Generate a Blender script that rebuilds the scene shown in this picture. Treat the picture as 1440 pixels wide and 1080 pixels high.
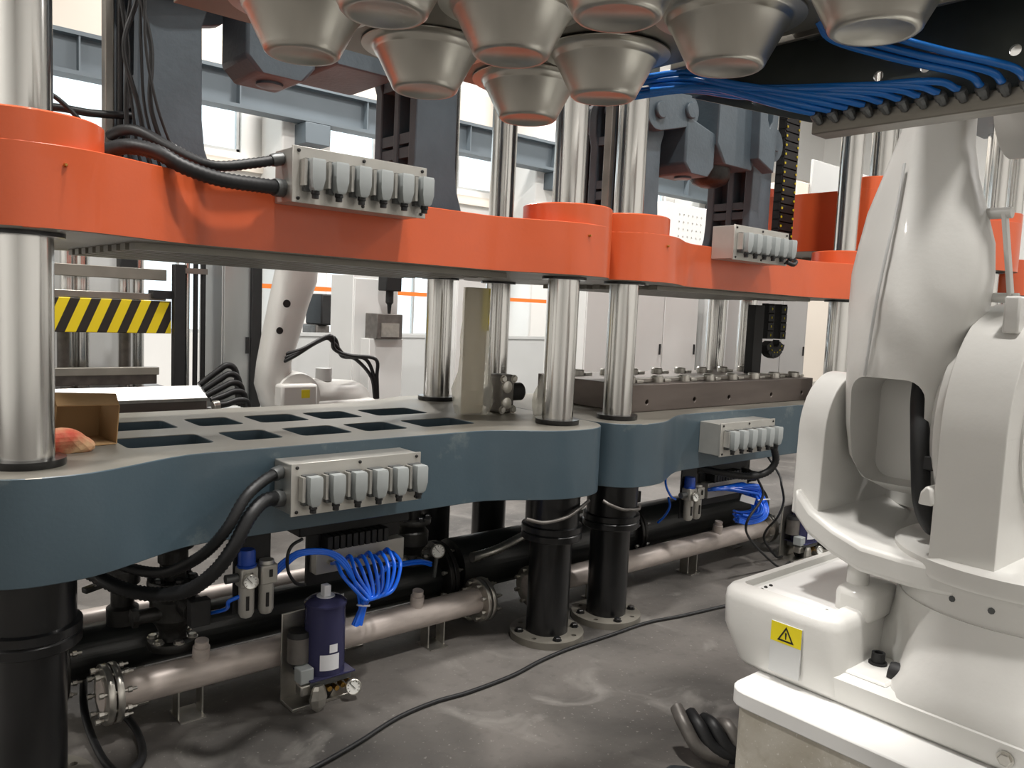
import bpy, bmesh, math, random
from mathutils import Vector, Matrix, geometry
random.seed(7)
S = bpy.context.scene
COL = S.collection
for o in list(bpy.data.objects):
    bpy.data.objects.remove(o)

# ------------------------------------------------------------------ camera
F_PX = 1137.29
CAM = Vector((0, 0, 1.5034))
FW = Vector((0.6507396, 0.75381264, -0.09112886))
RT = Vector((0.75887111, -0.64970811, 0.04465438))
UP = Vector((0.02554613, 0.09821343, 0.99483743))
cd = bpy.data.cameras.new('camera')
cam = bpy.data.objects.new('camera', cd)
COL.objects.link(cam)
cd.sensor_fit = 'HORIZONTAL'
cd.sensor_width = 36
cd.lens = F_PX / 1440 * 36
cd.clip_start = 0.05
cd.clip_end = 200
cam.matrix_world = Matrix(((RT.x, UP.x, -FW.x, CAM.x), (RT.y, UP.y, -FW.y, CAM.y), (RT.z, UP.z, -FW.z, CAM.z), (0, 0, 0, 1)))
S.camera = cam

# ------------------------------------------------------------------ view, world, lamps
S.view_settings.view_transform = 'Standard'
S.view_settings.look = 'None'
S.view_settings.gamma = 1
S.view_settings.use_curve_mapping = False
S.view_settings.exposure = 0.17
W_ = bpy.data.worlds.new('daylight')
S.world = W_
W_.use_nodes = True
W_.node_tree.nodes['Background'].inputs[0].default_value = (0.93, 0.97, 1.0, 1)
W_.node_tree.nodes['Background'].inputs[1].default_value = 2.2
# high-bay lamps under the roof, all above the frame; every lamp has the same power
LAMP_W = 330
LAMPS = [(2.3, -0.4), (1.1, 1.8), (9.0, -1.5), (-3.8, 5.0), (2.5, 4.9), (8.6, 4.9), (15.0, 4.9), (15.0, -1.5), (5.6, 9.9), (12, 9.9)]
LAMP_Z = 7.7

# ------------------------------------------------------------------ pixel -> point helpers (photo frame 1440 x 1080)
def ray(x, y):
    return FW + RT * ((x - 720) / F_PX) - UP * ((y - 540) / F_PX)
def oX(x, y, v):
    d = ray(x, y); return CAM + d * (v / d.x)
def oY(x, y, v):
    d = ray(x, y); return CAM + d * (v / d.y)
def oZ(x, y, v):
    d = ray(x, y); return CAM + d * ((v - CAM.z) / d.z)

# ------------------------------------------------------------------ materials
def srgb(c):
    return tuple(((v / 255) / 12.92 if v / 255 <= 0.04045 else ((v / 255 + 0.055) / 1.055) ** 2.4) for v in c) + (1,)
def mat(name, col, rough=0.5, metal=0.0, noise=0.0, nscale=8.0, bump=0.0, bscale=60.0, coat=0.0, rnoise=0.0, col2=None, stretch=None, detail=4):
    m = bpy.data.materials.new(name)
    m.use_nodes = True
    nt = m.node_tree
    b = nt.nodes['Principled BSDF']
    c = srgb(col)
    b.inputs['Base Color'].default_value = c
    b.inputs['Roughness'].default_value = rough
    b.inputs['Metallic'].default_value = metal
    b.inputs['Coat Weight'].default_value = coat
    if noise > 0 or bump > 0 or rnoise > 0 or col2:
        tc = nt.nodes.new('ShaderNodeTexCoord')
        src = tc.outputs['Object']
        if stretch:
            mp = nt.nodes.new('ShaderNodeMapping')
            mp.inputs['Scale'].default_value = stretch
            nt.links.new(src, mp.inputs['Vector']); src = mp.outputs['Vector']
        n = nt.nodes.new('ShaderNodeTexNoise')
        n.inputs['Scale'].default_value = nscale
        n.inputs['Detail'].default_value = detail
        nt.links.new(src, n.inputs['Vector'])
        if noise > 0 or col2:
            mx = nt.nodes.new('ShaderNodeMix'); mx.data_type = 'RGBA'
            d = srgb(col2) if col2 else tuple(v * (1 - noise) for v in c[:3]) + (1,)
            mx.inputs['A'].default_value = d
            mx.inputs['B'].default_value = c
            rp = nt.nodes.new('ShaderNodeValToRGB')
            rp.color_ramp.elements[0].position = 0.36
            rp.color_ramp.elements[1].position = 0.64
            nt.links.new(n.outputs['Fac'], rp.inputs['Fac'])
            nt.links.new(rp.outputs['Color'], mx.inputs['Factor'])
            nt.links.new(mx.outputs['Result'], b.inputs['Base Color'])
        if rnoise > 0:
            mr = nt.nodes.new('ShaderNodeMapRange')
            mr.inputs['To Min'].default_value = max(0.02, rough - rnoise)
            mr.inputs['To Max'].default_value = rough + rnoise
            nt.links.new(n.outputs['Fac'], mr.inputs['Value'])
            nt.links.new(mr.outputs['Result'], b.inputs['Roughness'])
        if bump > 0:
            n2 = nt.nodes.new('ShaderNodeTexNoise')
            n2.inputs['Scale'].default_value = bscale
            n2.inputs['Detail'].default_value = 3
            nt.links.new(src, n2.inputs['Vector'])
            bp = nt.nodes.new('ShaderNodeBump')
            bp.inputs['Strength'].default_value = bump
            bp.inputs['Distance'].default_value = 0.01
            nt.links.new(n2.outputs['Fac'], bp.inputs['Height'])
            nt.links.new(bp.outputs['Normal'], b.inputs['Normal'])
    return m
def clear(name, col, fac, rough=0.05):
    m = bpy.data.materials.new(name); m.use_nodes = True
    nt = m.node_tree
    b = nt.nodes['Principled BSDF']
    b.inputs['Base Color'].default_value = srgb(col); b.inputs['Roughness'].default_value = rough
    t = nt.nodes.new('ShaderNodeBsdfTransparent'); t.inputs[0].default_value = srgb(col)
    mx = nt.nodes.new('ShaderNodeMixShader'); mx.inputs[0].default_value = fac
    nt.links.new(t.outputs[0], mx.inputs[1]); nt.links.new(b.outputs[0], mx.inputs[2])
    nt.links.new(mx.outputs[0], nt.nodes['Material Output'].inputs['Surface'])
    return m

M = {}
M['slate'] = mat('slate_paint', (70, 87, 97), 0.38, noise=0.10, nscale=3.0, bump=0.04, bscale=90, coat=0.1)
M['slate_dark'] = mat('slate_casting_paint', (80, 92, 101), 0.5, noise=0.18, nscale=6, bump=0.15, bscale=50)
def scuffs(m, col, scale, lo, hi):
    nt = m.node_tree; b = nt.nodes['Principled BSDF']
    src = b.inputs['Base Color'].links[0].from_socket
    tc = nt.nodes.new('ShaderNodeTexCoord'); n = nt.nodes.new('ShaderNodeTexNoise')
    n.inputs['Scale'].default_value = scale; n.inputs['Detail'].default_value = 7; n.inputs['Roughness'].default_value = 0.7
    nt.links.new(tc.outputs['Object'], n.inputs['Vector'])
    r = nt.nodes.new('ShaderNodeValToRGB'); r.color_ramp.elements[0].position = lo; r.color_ramp.elements[1].position = hi
    nt.links.new(n.outputs['Fac'], r.inputs['Fac'])
    k = nt.nodes.new('ShaderNodeMath'); k.operation = 'MULTIPLY'; k.inputs[1].default_value = 0.45; nt.links.new(r.outputs[0], k.inputs[0])
    x = nt.nodes.new('ShaderNodeMix'); x.data_type = 'RGBA'; x.inputs['B'].default_value = srgb(col)
    nt.links.new(k.outputs[0], x.inputs['Factor']); nt.links.new(src, x.inputs['A']); nt.links.new(x.outputs['Result'], b.inputs['Base Color'])
scuffs(M['slate'], (150, 156, 150), 4.5, 0.60, 0.78)
M['grimy'] = mat('grimy_dark_casting', (60, 65, 69), 0.45, 0.2, noise=0.4, nscale=9, bump=0.2, bscale=45)
M['orange'] = mat('orange_paint', (208, 92, 50), 0.33, noise=0.06, nscale=4, bump=0.03, bscale=80, coat=0.15)
M['machined'] = mat('machined_steel_top', (134, 130, 121), 0.42, 0.3, noise=0.18, nscale=5, rnoise=0.12)
M['steel'] = mat('ground_steel', (150, 146, 140), 0.34, 0.85, noise=0.2, nscale=7, rnoise=0.12)
M['die'] = mat('die_steel', (112, 103, 98), 0.42, 0.75, noise=0.2, nscale=5, rnoise=0.1, stretch=(0.4, 1, 3))
M['chrome'] = mat('chromed_column', (205, 204, 201), 0.18, 1.0, rnoise=0.05, nscale=2)
M['zinc'] = mat('zinc_plated', (196, 193, 186), 0.3, 0.9, noise=0.15, nscale=30)
M['pipe'] = mat('primed_pipe', (208, 197, 190), 0.42, 0.2, noise=0.2, nscale=14, rnoise=0.15, stretch=(0.6, 2, 2))
M['black'] = mat('black_gloss_paint', (20, 21, 23), 0.3, noise=0.3, nscale=10, coat=0.2)
M['blackmatt'] = mat('black_matt', (26, 26, 27), 0.6, noise=0.3, nscale=12)
M['castblack'] = mat('oily_black_casting', (44, 43, 41), 0.42, 0.3, noise=0.5, nscale=16, bump=0.3, bscale=40)
M['blackpipe'] = mat('black_wrapped_pipe', (36, 38, 37), 0.36, noise=0.35, nscale=4, stretch=(0.3, 9, 9), bump=0.25, bscale=6)
M['rubber'] = mat('black_rubber', (25, 26, 28), 0.5, noise=0.2, nscale=20)
M['alu'] = mat('spun_aluminium', (206, 204, 196), 0.34, 1.0, noise=0.10, nscale=3, rnoise=0.06)
M['aluplate'] = mat('aluminium_sheet', (150, 146, 136), 0.40, 0.8, noise=0.15, nscale=5)
M['boxalu'] = mat('box_aluminium', (188, 186, 180), 0.4, 0.55, noise=0.08, nscale=9)
M['plug'] = mat('grey_connector', (158, 163, 163), 0.45, noise=0.05, nscale=20)
M['plugdark'] = mat('dark_connector_clip', (92, 94, 94), 0.4, 0.4)
M['white'] = mat('white_robot_paint', (214, 213, 209), 0.36, noise=0.04, nscale=5, bump=0.04, bscale=70, coat=0.15)
M['whitebg'] = mat('white_sheet_enclosure', (228, 228, 226), 0.5, noise=0.03, nscale=2)
M['offwhite'] = mat('grey_white_panel', (196, 197, 196), 0.45, noise=0.04, nscale=2)
M['stainless'] = mat('stainless_cabinet', (178, 180, 180), 0.3, 0.8, noise=0.08, nscale=3, stretch=(2, 2, 0.3))
M['blue'] = mat('blue_air_tube', (22, 104, 232), 0.25, coat=0.2)
M['bluecap'] = mat('blue_plastic', (22, 70, 170), 0.35)
M['tubedark'] = mat('deep_blue_air_tube', (22, 110, 196), 0.22, coat=0.3)
M['greensteel'] = mat('dark_green_grey_frame', (84, 90, 88), 0.34, 0.5, noise=0.3, nscale=5)
M['framealu'] = mat('frame_bar_aluminium', (148, 144, 136), 0.35, 0.7, noise=0.2, nscale=9, stretch=(4, 0.6, 4))
M['yellow'] = mat('yellow_sticker', (226, 208, 30), 0.5)
M['black_print'] = mat('black_print', (22, 20, 18), 0.6)
M['whitelabel'] = mat('white_label', (225, 226, 230), 0.5)
M['gauge'] = mat('gauge_face', (232, 232, 228), 0.4)
M['card'] = mat('cardboard', (160, 128, 88), 0.85, noise=0.12, nscale=10)
M['paper'] = mat('crumpled_paper', (196, 160, 122), 0.7, col2=(190, 66, 48), nscale=11, bump=0.4, bscale=25)
M['red'] = mat('red_paint', (206, 38, 34), 0.5)
M['brass'] = mat('brass_fitting', (190, 150, 80), 0.3, 0.9)
M['film'] = clear('stretch_film', (250, 249, 244), 0.30, 0.06)
M['wood'] = mat('packing_board', (214, 200, 172), 0.8, noise=0.2, nscale=8, stretch=(1, 1, 0.2))
M['gearbox'] = mat('grey_gear_housing', (120, 116, 112), 0.45, 0.5, noise=0.3, nscale=15)
M['reservoir'] = clear('violet_clear_reservoir', (96, 96, 140), 0.35, 0.08)
M['oil'] = mat('dark_grease', (30, 30, 54), 0.3)
M['glass'] = clear('window_glass', (240, 246, 248), 0.06, 0.02)
M['beamgrey'] = mat('grey_steel_beam', (98, 108, 115), 0.55, noise=0.08, nscale=1.5)
M['cream'] = mat('cream_wall', (226, 217, 205), 0.8, noise=0.03, nscale=1)
M['wallwhite'] = mat('white_wall', (236, 235, 232), 0.8, noise=0.03, nscale=1)
M['ceil'] = mat('grey_roof_sheet', (170, 172, 174), 0.8)
M['foam'] = mat('white_foil_board', (240, 240, 240), 0.3, 0.2)
M['orangecable'] = mat('orange_strip', (226, 120, 40), 0.6)

def hazard():
    m = bpy.data.materials.new('hazard_stripes'); m.use_nodes = True
    nt = m.node_tree; b = nt.nodes['Principled BSDF']; b.inputs['Roughness'].default_value = 0.55
    tc = nt.nodes.new('ShaderNodeTexCoord'); sp = nt.nodes.new('ShaderNodeSeparateXYZ')
    nt.links.new(tc.outputs['Object'], sp.inputs[0])
    k = nt.nodes.new('ShaderNodeMath'); k.operation = 'MULTIPLY'; k.inputs[1].default_value = 0.42
    nt.links.new(sp.outputs['Z'], k.inputs[0])
    a = nt.nodes.new('ShaderNodeMath'); a.operation = 'SUBTRACT'
    nt.links.new(sp.outputs['X'], a.inputs[0]); nt.links.new(k.outputs[0], a.inputs[1])
    s = nt.nodes.new('ShaderNodeMath'); s.operation = 'MULTIPLY'; s.inputs[1].default_value = 1 / 0.128
    nt.links.new(a.outputs[0], s.inputs[0])
    f = nt.nodes.new('ShaderNodeMath'); f.operation = 'FRACT'; nt.links.new(s.outputs[0], f.inputs[0])
    g = nt.nodes.new('ShaderNodeMath'); g.operation = 'GREATER_THAN'; g.inputs[1].default_value = 0.52
    nt.links.new(f.outputs[0], g.inputs[0])
    mx = nt.nodes.new('ShaderNodeMix'); mx.data_type = 'RGBA'
    mx.inputs['A'].default_value = srgb((222, 196, 22)); mx.inputs['B'].default_value = srgb((34, 28, 22))
    nt.links.new(g.outputs[0], mx.inputs['Factor']); nt.links.new(mx.outputs['Result'], b.inputs['Base Color'])
    return m
M['hazard'] = hazard()

def concrete(name, base, dark, light, scale=1.0, rough=0.6):
    m = bpy.data.materials.new(name); m.use_nodes = True
    nt = m.node_tree; b = nt.nodes['Principled BSDF']
    tc = nt.nodes.new('ShaderNodeTexCoord')
    def noise(sc, det, dist=0.0):
        n = nt.nodes.new('ShaderNodeTexNoise'); n.inputs['Scale'].default_value = sc * scale
        n.inputs['Detail'].default_value = det; n.inputs['Distortion'].default_value = dist
        nt.links.new(tc.outputs['Object'], n.inputs['Vector']); return n
    def ramp(n, a, c):
        r = nt.nodes.new('ShaderNodeValToRGB'); r.color_ramp.elements[0].position = a; r.color_ramp.elements[1].position = c
        nt.links.new(n.outputs['Fac'], r.inputs['Fac']); return r
    def mix(fac, A, B, k=1.0):
        x = nt.nodes.new('ShaderNodeMix'); x.data_type = 'RGBA'
        if k != 1.0:
            mm = nt.nodes.new('ShaderNodeMath'); mm.operation = 'MULTIPLY'; mm.inputs[1].default_value = k
            nt.links.new(fac, mm.inputs[0]); fac = mm.outputs[0]
        nt.links.new(fac, x.inputs['Factor'])
        for s, v in (('A', A), ('B', B)):
            if isinstance(v, tuple): x.inputs[s].default_value = v
            else: nt.links.new(v, x.inputs[s])
        return x.outputs['Result']
    c = mix(ramp(noise(1.3, 5, 0.4), 0.42, 0.66).outputs[0], srgb(base), srgb(dark), 0.85)
    c = mix(ramp(noise(3.1, 6, 1.2), 0.56, 0.75).outputs[0], c, srgb(light), 0.6)
    c = mix(ramp(noise(22, 4), 0.55, 0.8).outputs[0], c, srgb(dark), 0.35)
    c = mix(ramp(noise(60, 2), 0.66, 0.72).outputs[0], c, srgb(light), 0.5)
    nt.links.new(c, b.inputs['Base Color'])
    mr = nt.nodes.new('ShaderNodeMapRange'); mr.inputs['To Min'].default_value = rough - 0.18; mr.inputs['To Max'].default_value = rough + 0.15
    nt.links.new(noise(2.2, 4).outputs['Fac'], mr.inputs['Value']); nt.links.new(mr.outputs['Result'], b.inputs['Roughness'])
    bp = nt.nodes.new('ShaderNodeBump'); bp.inputs['Strength'].default_value = 0.12; bp.inputs['Distance'].default_value = 0.01
    nt.links.new(noise(35, 5).outputs['Fac'], bp.inputs['Height']); nt.links.new(bp.outputs['Normal'], b.inputs['Normal'])
    return m
M['floor'] = concrete('concrete_floor', (104, 100, 96), (58, 56, 54), (140, 137, 132))
M['pedestal'] = concrete('pedestal_concrete', (206, 202, 192), (150, 140, 120), (232, 230, 226), 1.6, 0.75)

# ------------------------------------------------------------------ mesh builder
class MB:
    def __init__(s):
        s.v = []; s.f = []; s.mi = []
    def add(s, vs, fs, mi=0):
        n = len(s.v)
        s.v += [Vector(p) for p in vs]
        s.f += [tuple(i + n for i in f) for f in fs]
        s.mi += [mi] * len(fs)
        return s
    def box(s, a, b, mi=0, mtx=None):
        x0, y0, z0 = a; x1, y1, z1 = b
        vs = [Vector(p) for p in ((x0, y0, z0), (x1, y0, z0), (x1, y1, z0), (x0, y1, z0), (x0, y0, z1), (x1, y0, z1), (x1, y1, z1), (x0, y1, z1))]
        if mtx: vs = [mtx @ p for p in vs]
        return s.add(vs, [(0, 3, 2, 1), (4, 5, 6, 7), (0, 1, 5, 4), (1, 2, 6, 5), (2, 3, 7, 6), (3, 0, 4, 7)], mi)
    def cbox(s, c, d, mi=0):
        c = Vector(c); h = Vector(d) / 2
        return s.box(c - h, c + h, mi)
    def bar(s, p, q, w, h, mi=0):
        p = Vector(p); q = Vector(q); t = (q - p); L = t.length; t.normalize()
        u = Vector((0, 0, 1)) if abs(t.z) < 0.9 else Vector((0, 1, 0))
        r = t.cross(u).normalized(); u = r.cross(t)
        mtx = Matrix(((t.x, r.x, u.x, p.x), (t.y, r.y, u.y, p.y), (t.z, r.z, u.z, p.z), (0, 0, 0, 1)))
        return s.box((0, -w / 2, -h / 2), (L, w / 2, h / 2), mi, mtx)
    def lathe(s, prof, o, axis=(0, 0, 1), n=24, mi=0, cap=True):
        o = Vector(o); t = Vector(axis).normalized()
        u = Vector((0, 0, 1)) if abs(t.z) < 0.9 else Vector((1, 0, 0))
        r = t.cross(u).normalized(); u = r.cross(t)
        vs = []
        for (rad, h) in prof:
            for k in range(n):
                a = 2 * math.pi * k / n
                vs.append(o + t * h + (r * math.cos(a) + u * math.sin(a)) * rad)
        fs = []
        m = len(prof)
        for i in range(m - 1):
            for k in range(n):
                k2 = (k + 1) % n
                fs.append((i * n + k, i * n + k2, (i + 1) * n + k2, (i + 1) * n + k))
        if cap:
            fs.append(tuple(range(n))[::-1]); fs.append(tuple((m - 1) * n + k for k in range(n)))
        return s.add(vs, fs, mi)
    def cyl(s, p, q, r, n=20, r2=None, mi=0):
        p = Vector(p); q = Vector(q)
        return s.lathe([(r, 0), (r if r2 is None else r2, (q - p).length)], p, q - p, n, mi)
    def tube(s, pts, r, n=8, mi=0, rib=0.0):
        pts = [Vector(p) for p in pts]
        m = len(pts); frames = []
        t0 = (pts[1] - pts[0]).normalized()
        u = Vector((0, 0, 1)) if abs(t0.z) < 0.9 else Vector((1, 0, 0))
        rr = t0.cross(u).normalized()
        vs = []
        for i in range(m):
            t = (pts[min(i + 1, m - 1)] - pts[max(i - 1, 0)]).normalized()
            rr = (rr - t * rr.dot(t)).normalized()
            uu = t.cross(rr)
            ra = r * (1 + (rib if i % 2 else -rib))
            for k in range(n):
                a = 2 * math.pi * k / n
                vs.append(pts[i] + (rr * math.cos(a) + uu * math.sin(a)) * ra)
        fs = []
        for i in range(m - 1):
            for k in range(n):
                k2 = (k + 1) % n
                fs.append((i * n + k, i * n + k2, (i + 1) * n + k2, (i + 1) * n + k))
        fs.append(tuple(range(n))[::-1]); fs.append(tuple((m - 1) * n + k for k in range(n)))
        return s.add(vs, fs, mi)
    def prism(s, outer, h0, h1, holes=(), fr=None, mi=0, mi_top=None, mi_bot=None):
        # outline in a plane; fr maps (a, b, h) to world
        fr = fr or (lambda a, b, h: (a, b, h))
        loops = [list(outer)] + [list(h) for h in holes]
        tri = geometry.tessellate_polygon([[Vector((p[0], p[1], 0)) for p in L] for L in loops])
        flat = [p for L in loops for p in L]
        N = len(flat)
        vs = [fr(p[0], p[1], h0) for p in flat] + [fr(p[0], p[1], h1) for p in flat]
        area = 0
        for t in tri[:1]:
            a, b, c = (flat[i] for i in t)
            area = (b[0] - a[0]) * (c[1] - a[1]) - (b[1] - a[1]) * (c[0] - a[0])
        top = [tuple(i + N for i in (t if area > 0 else t[::-1])) for t in tri]
        bot = [tuple(t[::-1] if area > 0 else t) for t in tri]
        s.add(vs, bot, mi if mi_bot is None else mi_bot)
        base = len(s.v) - len(vs)
        mt = mi if mi_top is None else mi_top
        s.f += [tuple(i + base for i in f) for f in top]; s.mi += [mt] * len(top)
        off = 0
        for li, L in enumerate(loops):
            n = len(L)
            A = sum(L[i][0] * L[(i + 1) % n][1] - L[(i + 1) % n][0] * L[i][1] for i in range(n))
            for i in range(n):
                j = (i + 1) % n
                q = (off + i, off + j, off + j + N, off + i + N)
                ccw = A > 0
                if li > 0: ccw = not ccw
                if not ccw: q = q[::-1]
                s.f.append(tuple(k + base for k in q)); s.mi.append(mi)
            off += n
        return s
    def loft(s, rings, mi=0, cap=True):
        n = len(rings[0])
        vs = [p for R in rings for p in R]; fs = []
        for i in range(len(rings) - 1):
            for k in range(n):
                k2 = (k + 1) % n
                fs.append((i * n + k, i * n + k2, (i + 1) * n + k2, (i + 1) * n + k))
        if cap:
            fs.append(tuple(range(n))[::-1]); fs.append(tuple((len(rings) - 1) * n + k for k in range(n)))
        return s.add(vs, fs, mi)

WO = {}
def worldloc(o):
    return WO[o.name] if o else Vector((0, 0, 0))
def meshdata(name, mb, mats, off=Vector((0, 0, 0)), smooth=35, fixn=True):
    me = bpy.data.meshes.new(name)
    me.from_pydata([tuple(p - off) for p in mb.v], [], mb.f)
    mats = mats if isinstance(mats, (list, tuple)) else [mats]
    for m in mats: me.materials.append(M[m] if isinstance(m, str) else m)
    if len(mats) > 1:
        for p, i in zip(me.polygons, mb.mi): p.material_index = i
    if fixn:
        bm = bmesh.new(); bm.from_mesh(me)
        bmesh.ops.recalc_face_normals(bm, faces=bm.faces)
        bm.to_mesh(me); bm.free()
    if smooth:
        me.shade_smooth(); me.set_sharp_from_angle(angle=math.radians(smooth))
    return me
def ob(name, mb, mats, parent=None, bev=0, smooth=35, seg=2, origin=None):
    off = worldloc(parent) if parent else (Vector(origin) if origin is not None else Vector((0, 0, 0)))
    me = meshdata(name, mb, mats, off, smooth)
    o = bpy.data.objects.new(name, me)
    COL.objects.link(o)
    if parent: o.parent = parent
    else: o.location = off
    WO[o.name] = off.copy()
    if bev:
        b = o.modifiers.new('bevel', 'BEVEL'); b.width = bev; b.segments = seg; b.limit_method = 'ANGLE'; b.angle_limit = math.radians(40); b.harden_normals = False
    return o
def inst(name, me, parent, loc, rot=None):
    o = bpy.data.objects.new(name, me); COL.objects.link(o)
    o.parent = parent
    o.location = Vector(loc) - worldloc(parent)
    if rot is not None: o.rotation_euler = rot
    WO[o.name] = Vector(loc)
    return o
def tag(o, label, cat, group=None, kind=None):
    if label: o['label'] = label
    if cat: o['category'] = cat
    if group: o['group'] = group
    if kind: o['kind'] = kind
    return o
def thing(name, label, cat, loc, group=None):
    o = bpy.data.objects.new(name, None); COL.objects.link(o)
    o.location = loc; o.empty_display_size = 0.1
    WO[o.name] = Vector(loc)
    return tag(o, label, cat, group)
def struct(name, mb, mats, parent=None, **k):
    o = ob(name, mb, mats, parent, **k)
    if not parent: o['kind'] = 'structure'
    return o
def copy_tree(root, shift, label=None, group=None):
    def rec(o, par):
        c = o.copy(); COL.objects.link(c); c.parent = par
        for ch in list(o.children): rec(ch, c)
        return c
    r = rec(root, None)
    r.location = Vector(root.location) + Vector(shift)
    if label: r['label'] = label
    if group: r['group'] = group
    return r
def spline(pts, per=8):
    P = [Vector(p) for p in pts]
    P = [P[0] * 2 - P[1]] + P + [P[-1] * 2 - P[-2]]
    out = []
    for i in range(1, len(P) - 2):
        a, b, c, d = P[i - 1], P[i], P[i + 1], P[i + 2]
        for k in range(per):
            t = k / per
            out.append(0.5 * ((2 * b) + (c - a) * t + (2 * a - 5 * b + 4 * c - d) * t * t + (3 * b - a - 3 * c + d) * t ** 3))
    out.append(P[-2])
    return out
def resample(pts, step):
    out = [pts[0]]; acc = 0
    for a, b in zip(pts, pts[1:]):
        d = (b - a).length
        while acc + d >= step:
            t = (step - acc) / d; a = a + (b - a) * t; out.append(a); d = (b - a).length; acc = 0
        acc += d
    out.append(pts[-1]); return out
def rrect(x0, x1, y0, y1, r, n=4):
    pts = []
    for cx, cy, a0 in ((x1 - r, y1 - r, 0), (x0 + r, y1 - r, 90), (x0 + r, y0 + r, 180), (x1 - r, y0 + r, 270)):
        for k in range(n + 1):
            a = math.radians(a0 + 90 * k / n); pts.append((cx + r * math.cos(a), cy + r * math.sin(a)))
    return pts
XZ = lambda a, b, h: (a, h, b)          # outline in the XZ plane, thickness along Y
YZ = lambda a, b, h: (h, a, b)          # outline in the YZ plane, thickness along X
def hexbolt(r=0.016, h=0.012, m='zinc', name='bolt_mesh'):
    b = MB(); b.lathe([(r, 0), (r, h * 0.85), (r * 0.85, h)], (0, 0, 0), n=6)
    b.lathe([(r * 1.25, -0.001), (r * 1.25, 0.003)], (0, 0, 0), n=12)
    return meshdata(name, b, m, smooth=0)
BOLT_Z = hexbolt()
BOLT_B = hexbolt(0.017, 0.016, 'black', 'black_bolt_mesh')
SCREW = meshdata('screw_mesh', MB().lathe([(0.006, 0), (0.006, 0.003), (0.004, 0.005)], (0, 0, 0), n=10), 'black_print')
FX = (0, math.pi / 2, 0); FXN = (0, -math.pi / 2, 0); FY = (-math.pi / 2, 0, 0); FYN = (math.pi / 2, 0, 0)

# ================================================================== THE HALL
RX0, RX1, RY0, RY1, RZ = -7.0, 22.0, -7.0, 12.3, 8.6
struct('floor', MB().box((RX0, RY0, -0.2), (RX1, RY1 + 0.25, 0)), 'floor', smooth=0)
struct('ceiling', MB().box((RX0, RY0, RZ), (RX1, RY1 + 0.25, RZ + 0.2)), 'ceil', smooth=0)
struct('wall_left', MB().box((RX0 - 0.25, RY0, 0), (RX0, RY1, RZ)), 'wallwhite', smooth=0)
struct('wall_right', MB().box((RX1, RY0, 0), (RX1 + 0.25, RY1, RZ)), 'wallwhite', smooth=0)
struct('wall_front', MB().box((RX0, RY0 - 0.25, 0), (RX1, RY0, RZ)), 'wallwhite', smooth=0)
COLX = [0.62, 5.68, 10.74, 15.8]
wins = []
for i in range(0, 4):
    a = 0.62 + 5.06 * i + 0.75; b = a + 3.6
    for (z0, z1) in ((3.70, 4.62), (0.95, 2.75)):
        if b < RX1 - 0.3: wins.append((a, b, z0, z1))
wb = MB().prism([(RX0, 0), (RX1, 0), (RX1, RZ), (RX0, RZ)], RY1, RY1 + 0.25, [[(a, c), (b, c), (b, d), (a, d)] for a, b, c, d in wins], XZ)
struct('wall_back', wb, 'wallwhite', smooth=0)
ctr = MB().box((RX0, RY1 - 0.06, 4.66), (RX1, RY1 - 0.002, 5.45)).box((RX0, RY1 - 0.1, 3.42), (RX1, RY1 - 0.002, 3.58))
struct('trim_1', ctr, 'cream', smooth=0)
for k, (a, b, c, d) in enumerate(wins):
    w = MB()
    for (p, q) in (((a, c), (b, c + 0.05)), ((a, d - 0.05), (b, d)), ((a, c), (a + 0.05, d)), ((b - 0.05, c), (b, d))):
        w.box((p[0], RY1 + 0.06, p[1]), (q[0], RY1 + 0.14, q[1]))
    wo = tag(ob('window_%d' % (k + 1), w, 'offwhite', smooth=0, origin=(a, RY1, c)), None, None, kind='structure')
    nx = 4
    for i in range(1, nx):
        x = a + (b - a) * i / nx
        ob('mullion', MB().box((x - 0.02, RY1 + 0.07, c + 0.05), (x + 0.02, RY1 + 0.13, d - 0.05)), 'offwhite', wo, smooth=0)
    for i in range(nx):
        x0 = a + 0.05 + (b - a - 0.1) * i / nx; x1 = a + 0.05 + (b - a - 0.1) * (i + 1) / nx
        ob('pane', MB().box((x0, RY1 + 0.095, c + 0.05), (x1, RY1 + 0.10, d - 0.05)), 'glass', wo, smooth=0)
for k, x in enumerate(COLX):
    t = thing('building_column', ['white square building column behind the hazard-striped press', 'white square building column with a red stripe down its side', 'white square building column beyond the gap between both presses', 'white square building column farthest along the hall'][k], 'column', (x, RY1 - 0.35, 0), 'white columns of the hall')
    ob('shaft', MB().box((x - 0.4, RY1 - 0.75, 0), (x + 0.4, RY1, RZ)), 'wallwhite', t, bev=0.03)
    ob('skirting', MB().box((x - 0.41, RY1 - 0.76, 0), (x + 0.41, RY1, 0.12)), 'offwhite', t)
    if k == 1:
        ob('red_stripe', MB().box((x - 0.36, RY1 - 0.758, 0.9), (x - 0.16, RY1 - 0.749, 3.5)), 'red', t)
bm_ = MB().box((RX0, 11.20, 4.58), (RX1, 11.50, 4.63)).box((RX0, 11.20, 4.11), (RX1, 11.50, 4.16)).box((RX0, 11.33, 4.15), (RX1, 11.37, 4.59))
tb = thing('crane_runway_beam', 'long grey steel crane beam running across the white columns', 'beam', (0, 11.35, 4.11))
ob('girder', bm_, 'beamgrey', tb, smooth=0)
for x in COLX:
    ob('bracket', MB().box((x - 0.2, 11.2, 3.8), (x + 0.2, 11.56, 4.105)), 'beamgrey', tb, bev=0.01)
for i in range(14):
    x = -5.5 + i * 2.0
    ob('stiffener', MB().box((x, 11.21, 4.16), (x + 0.02, 11.33, 4.58)), 'beamgrey', tb, smooth=0)

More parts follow.
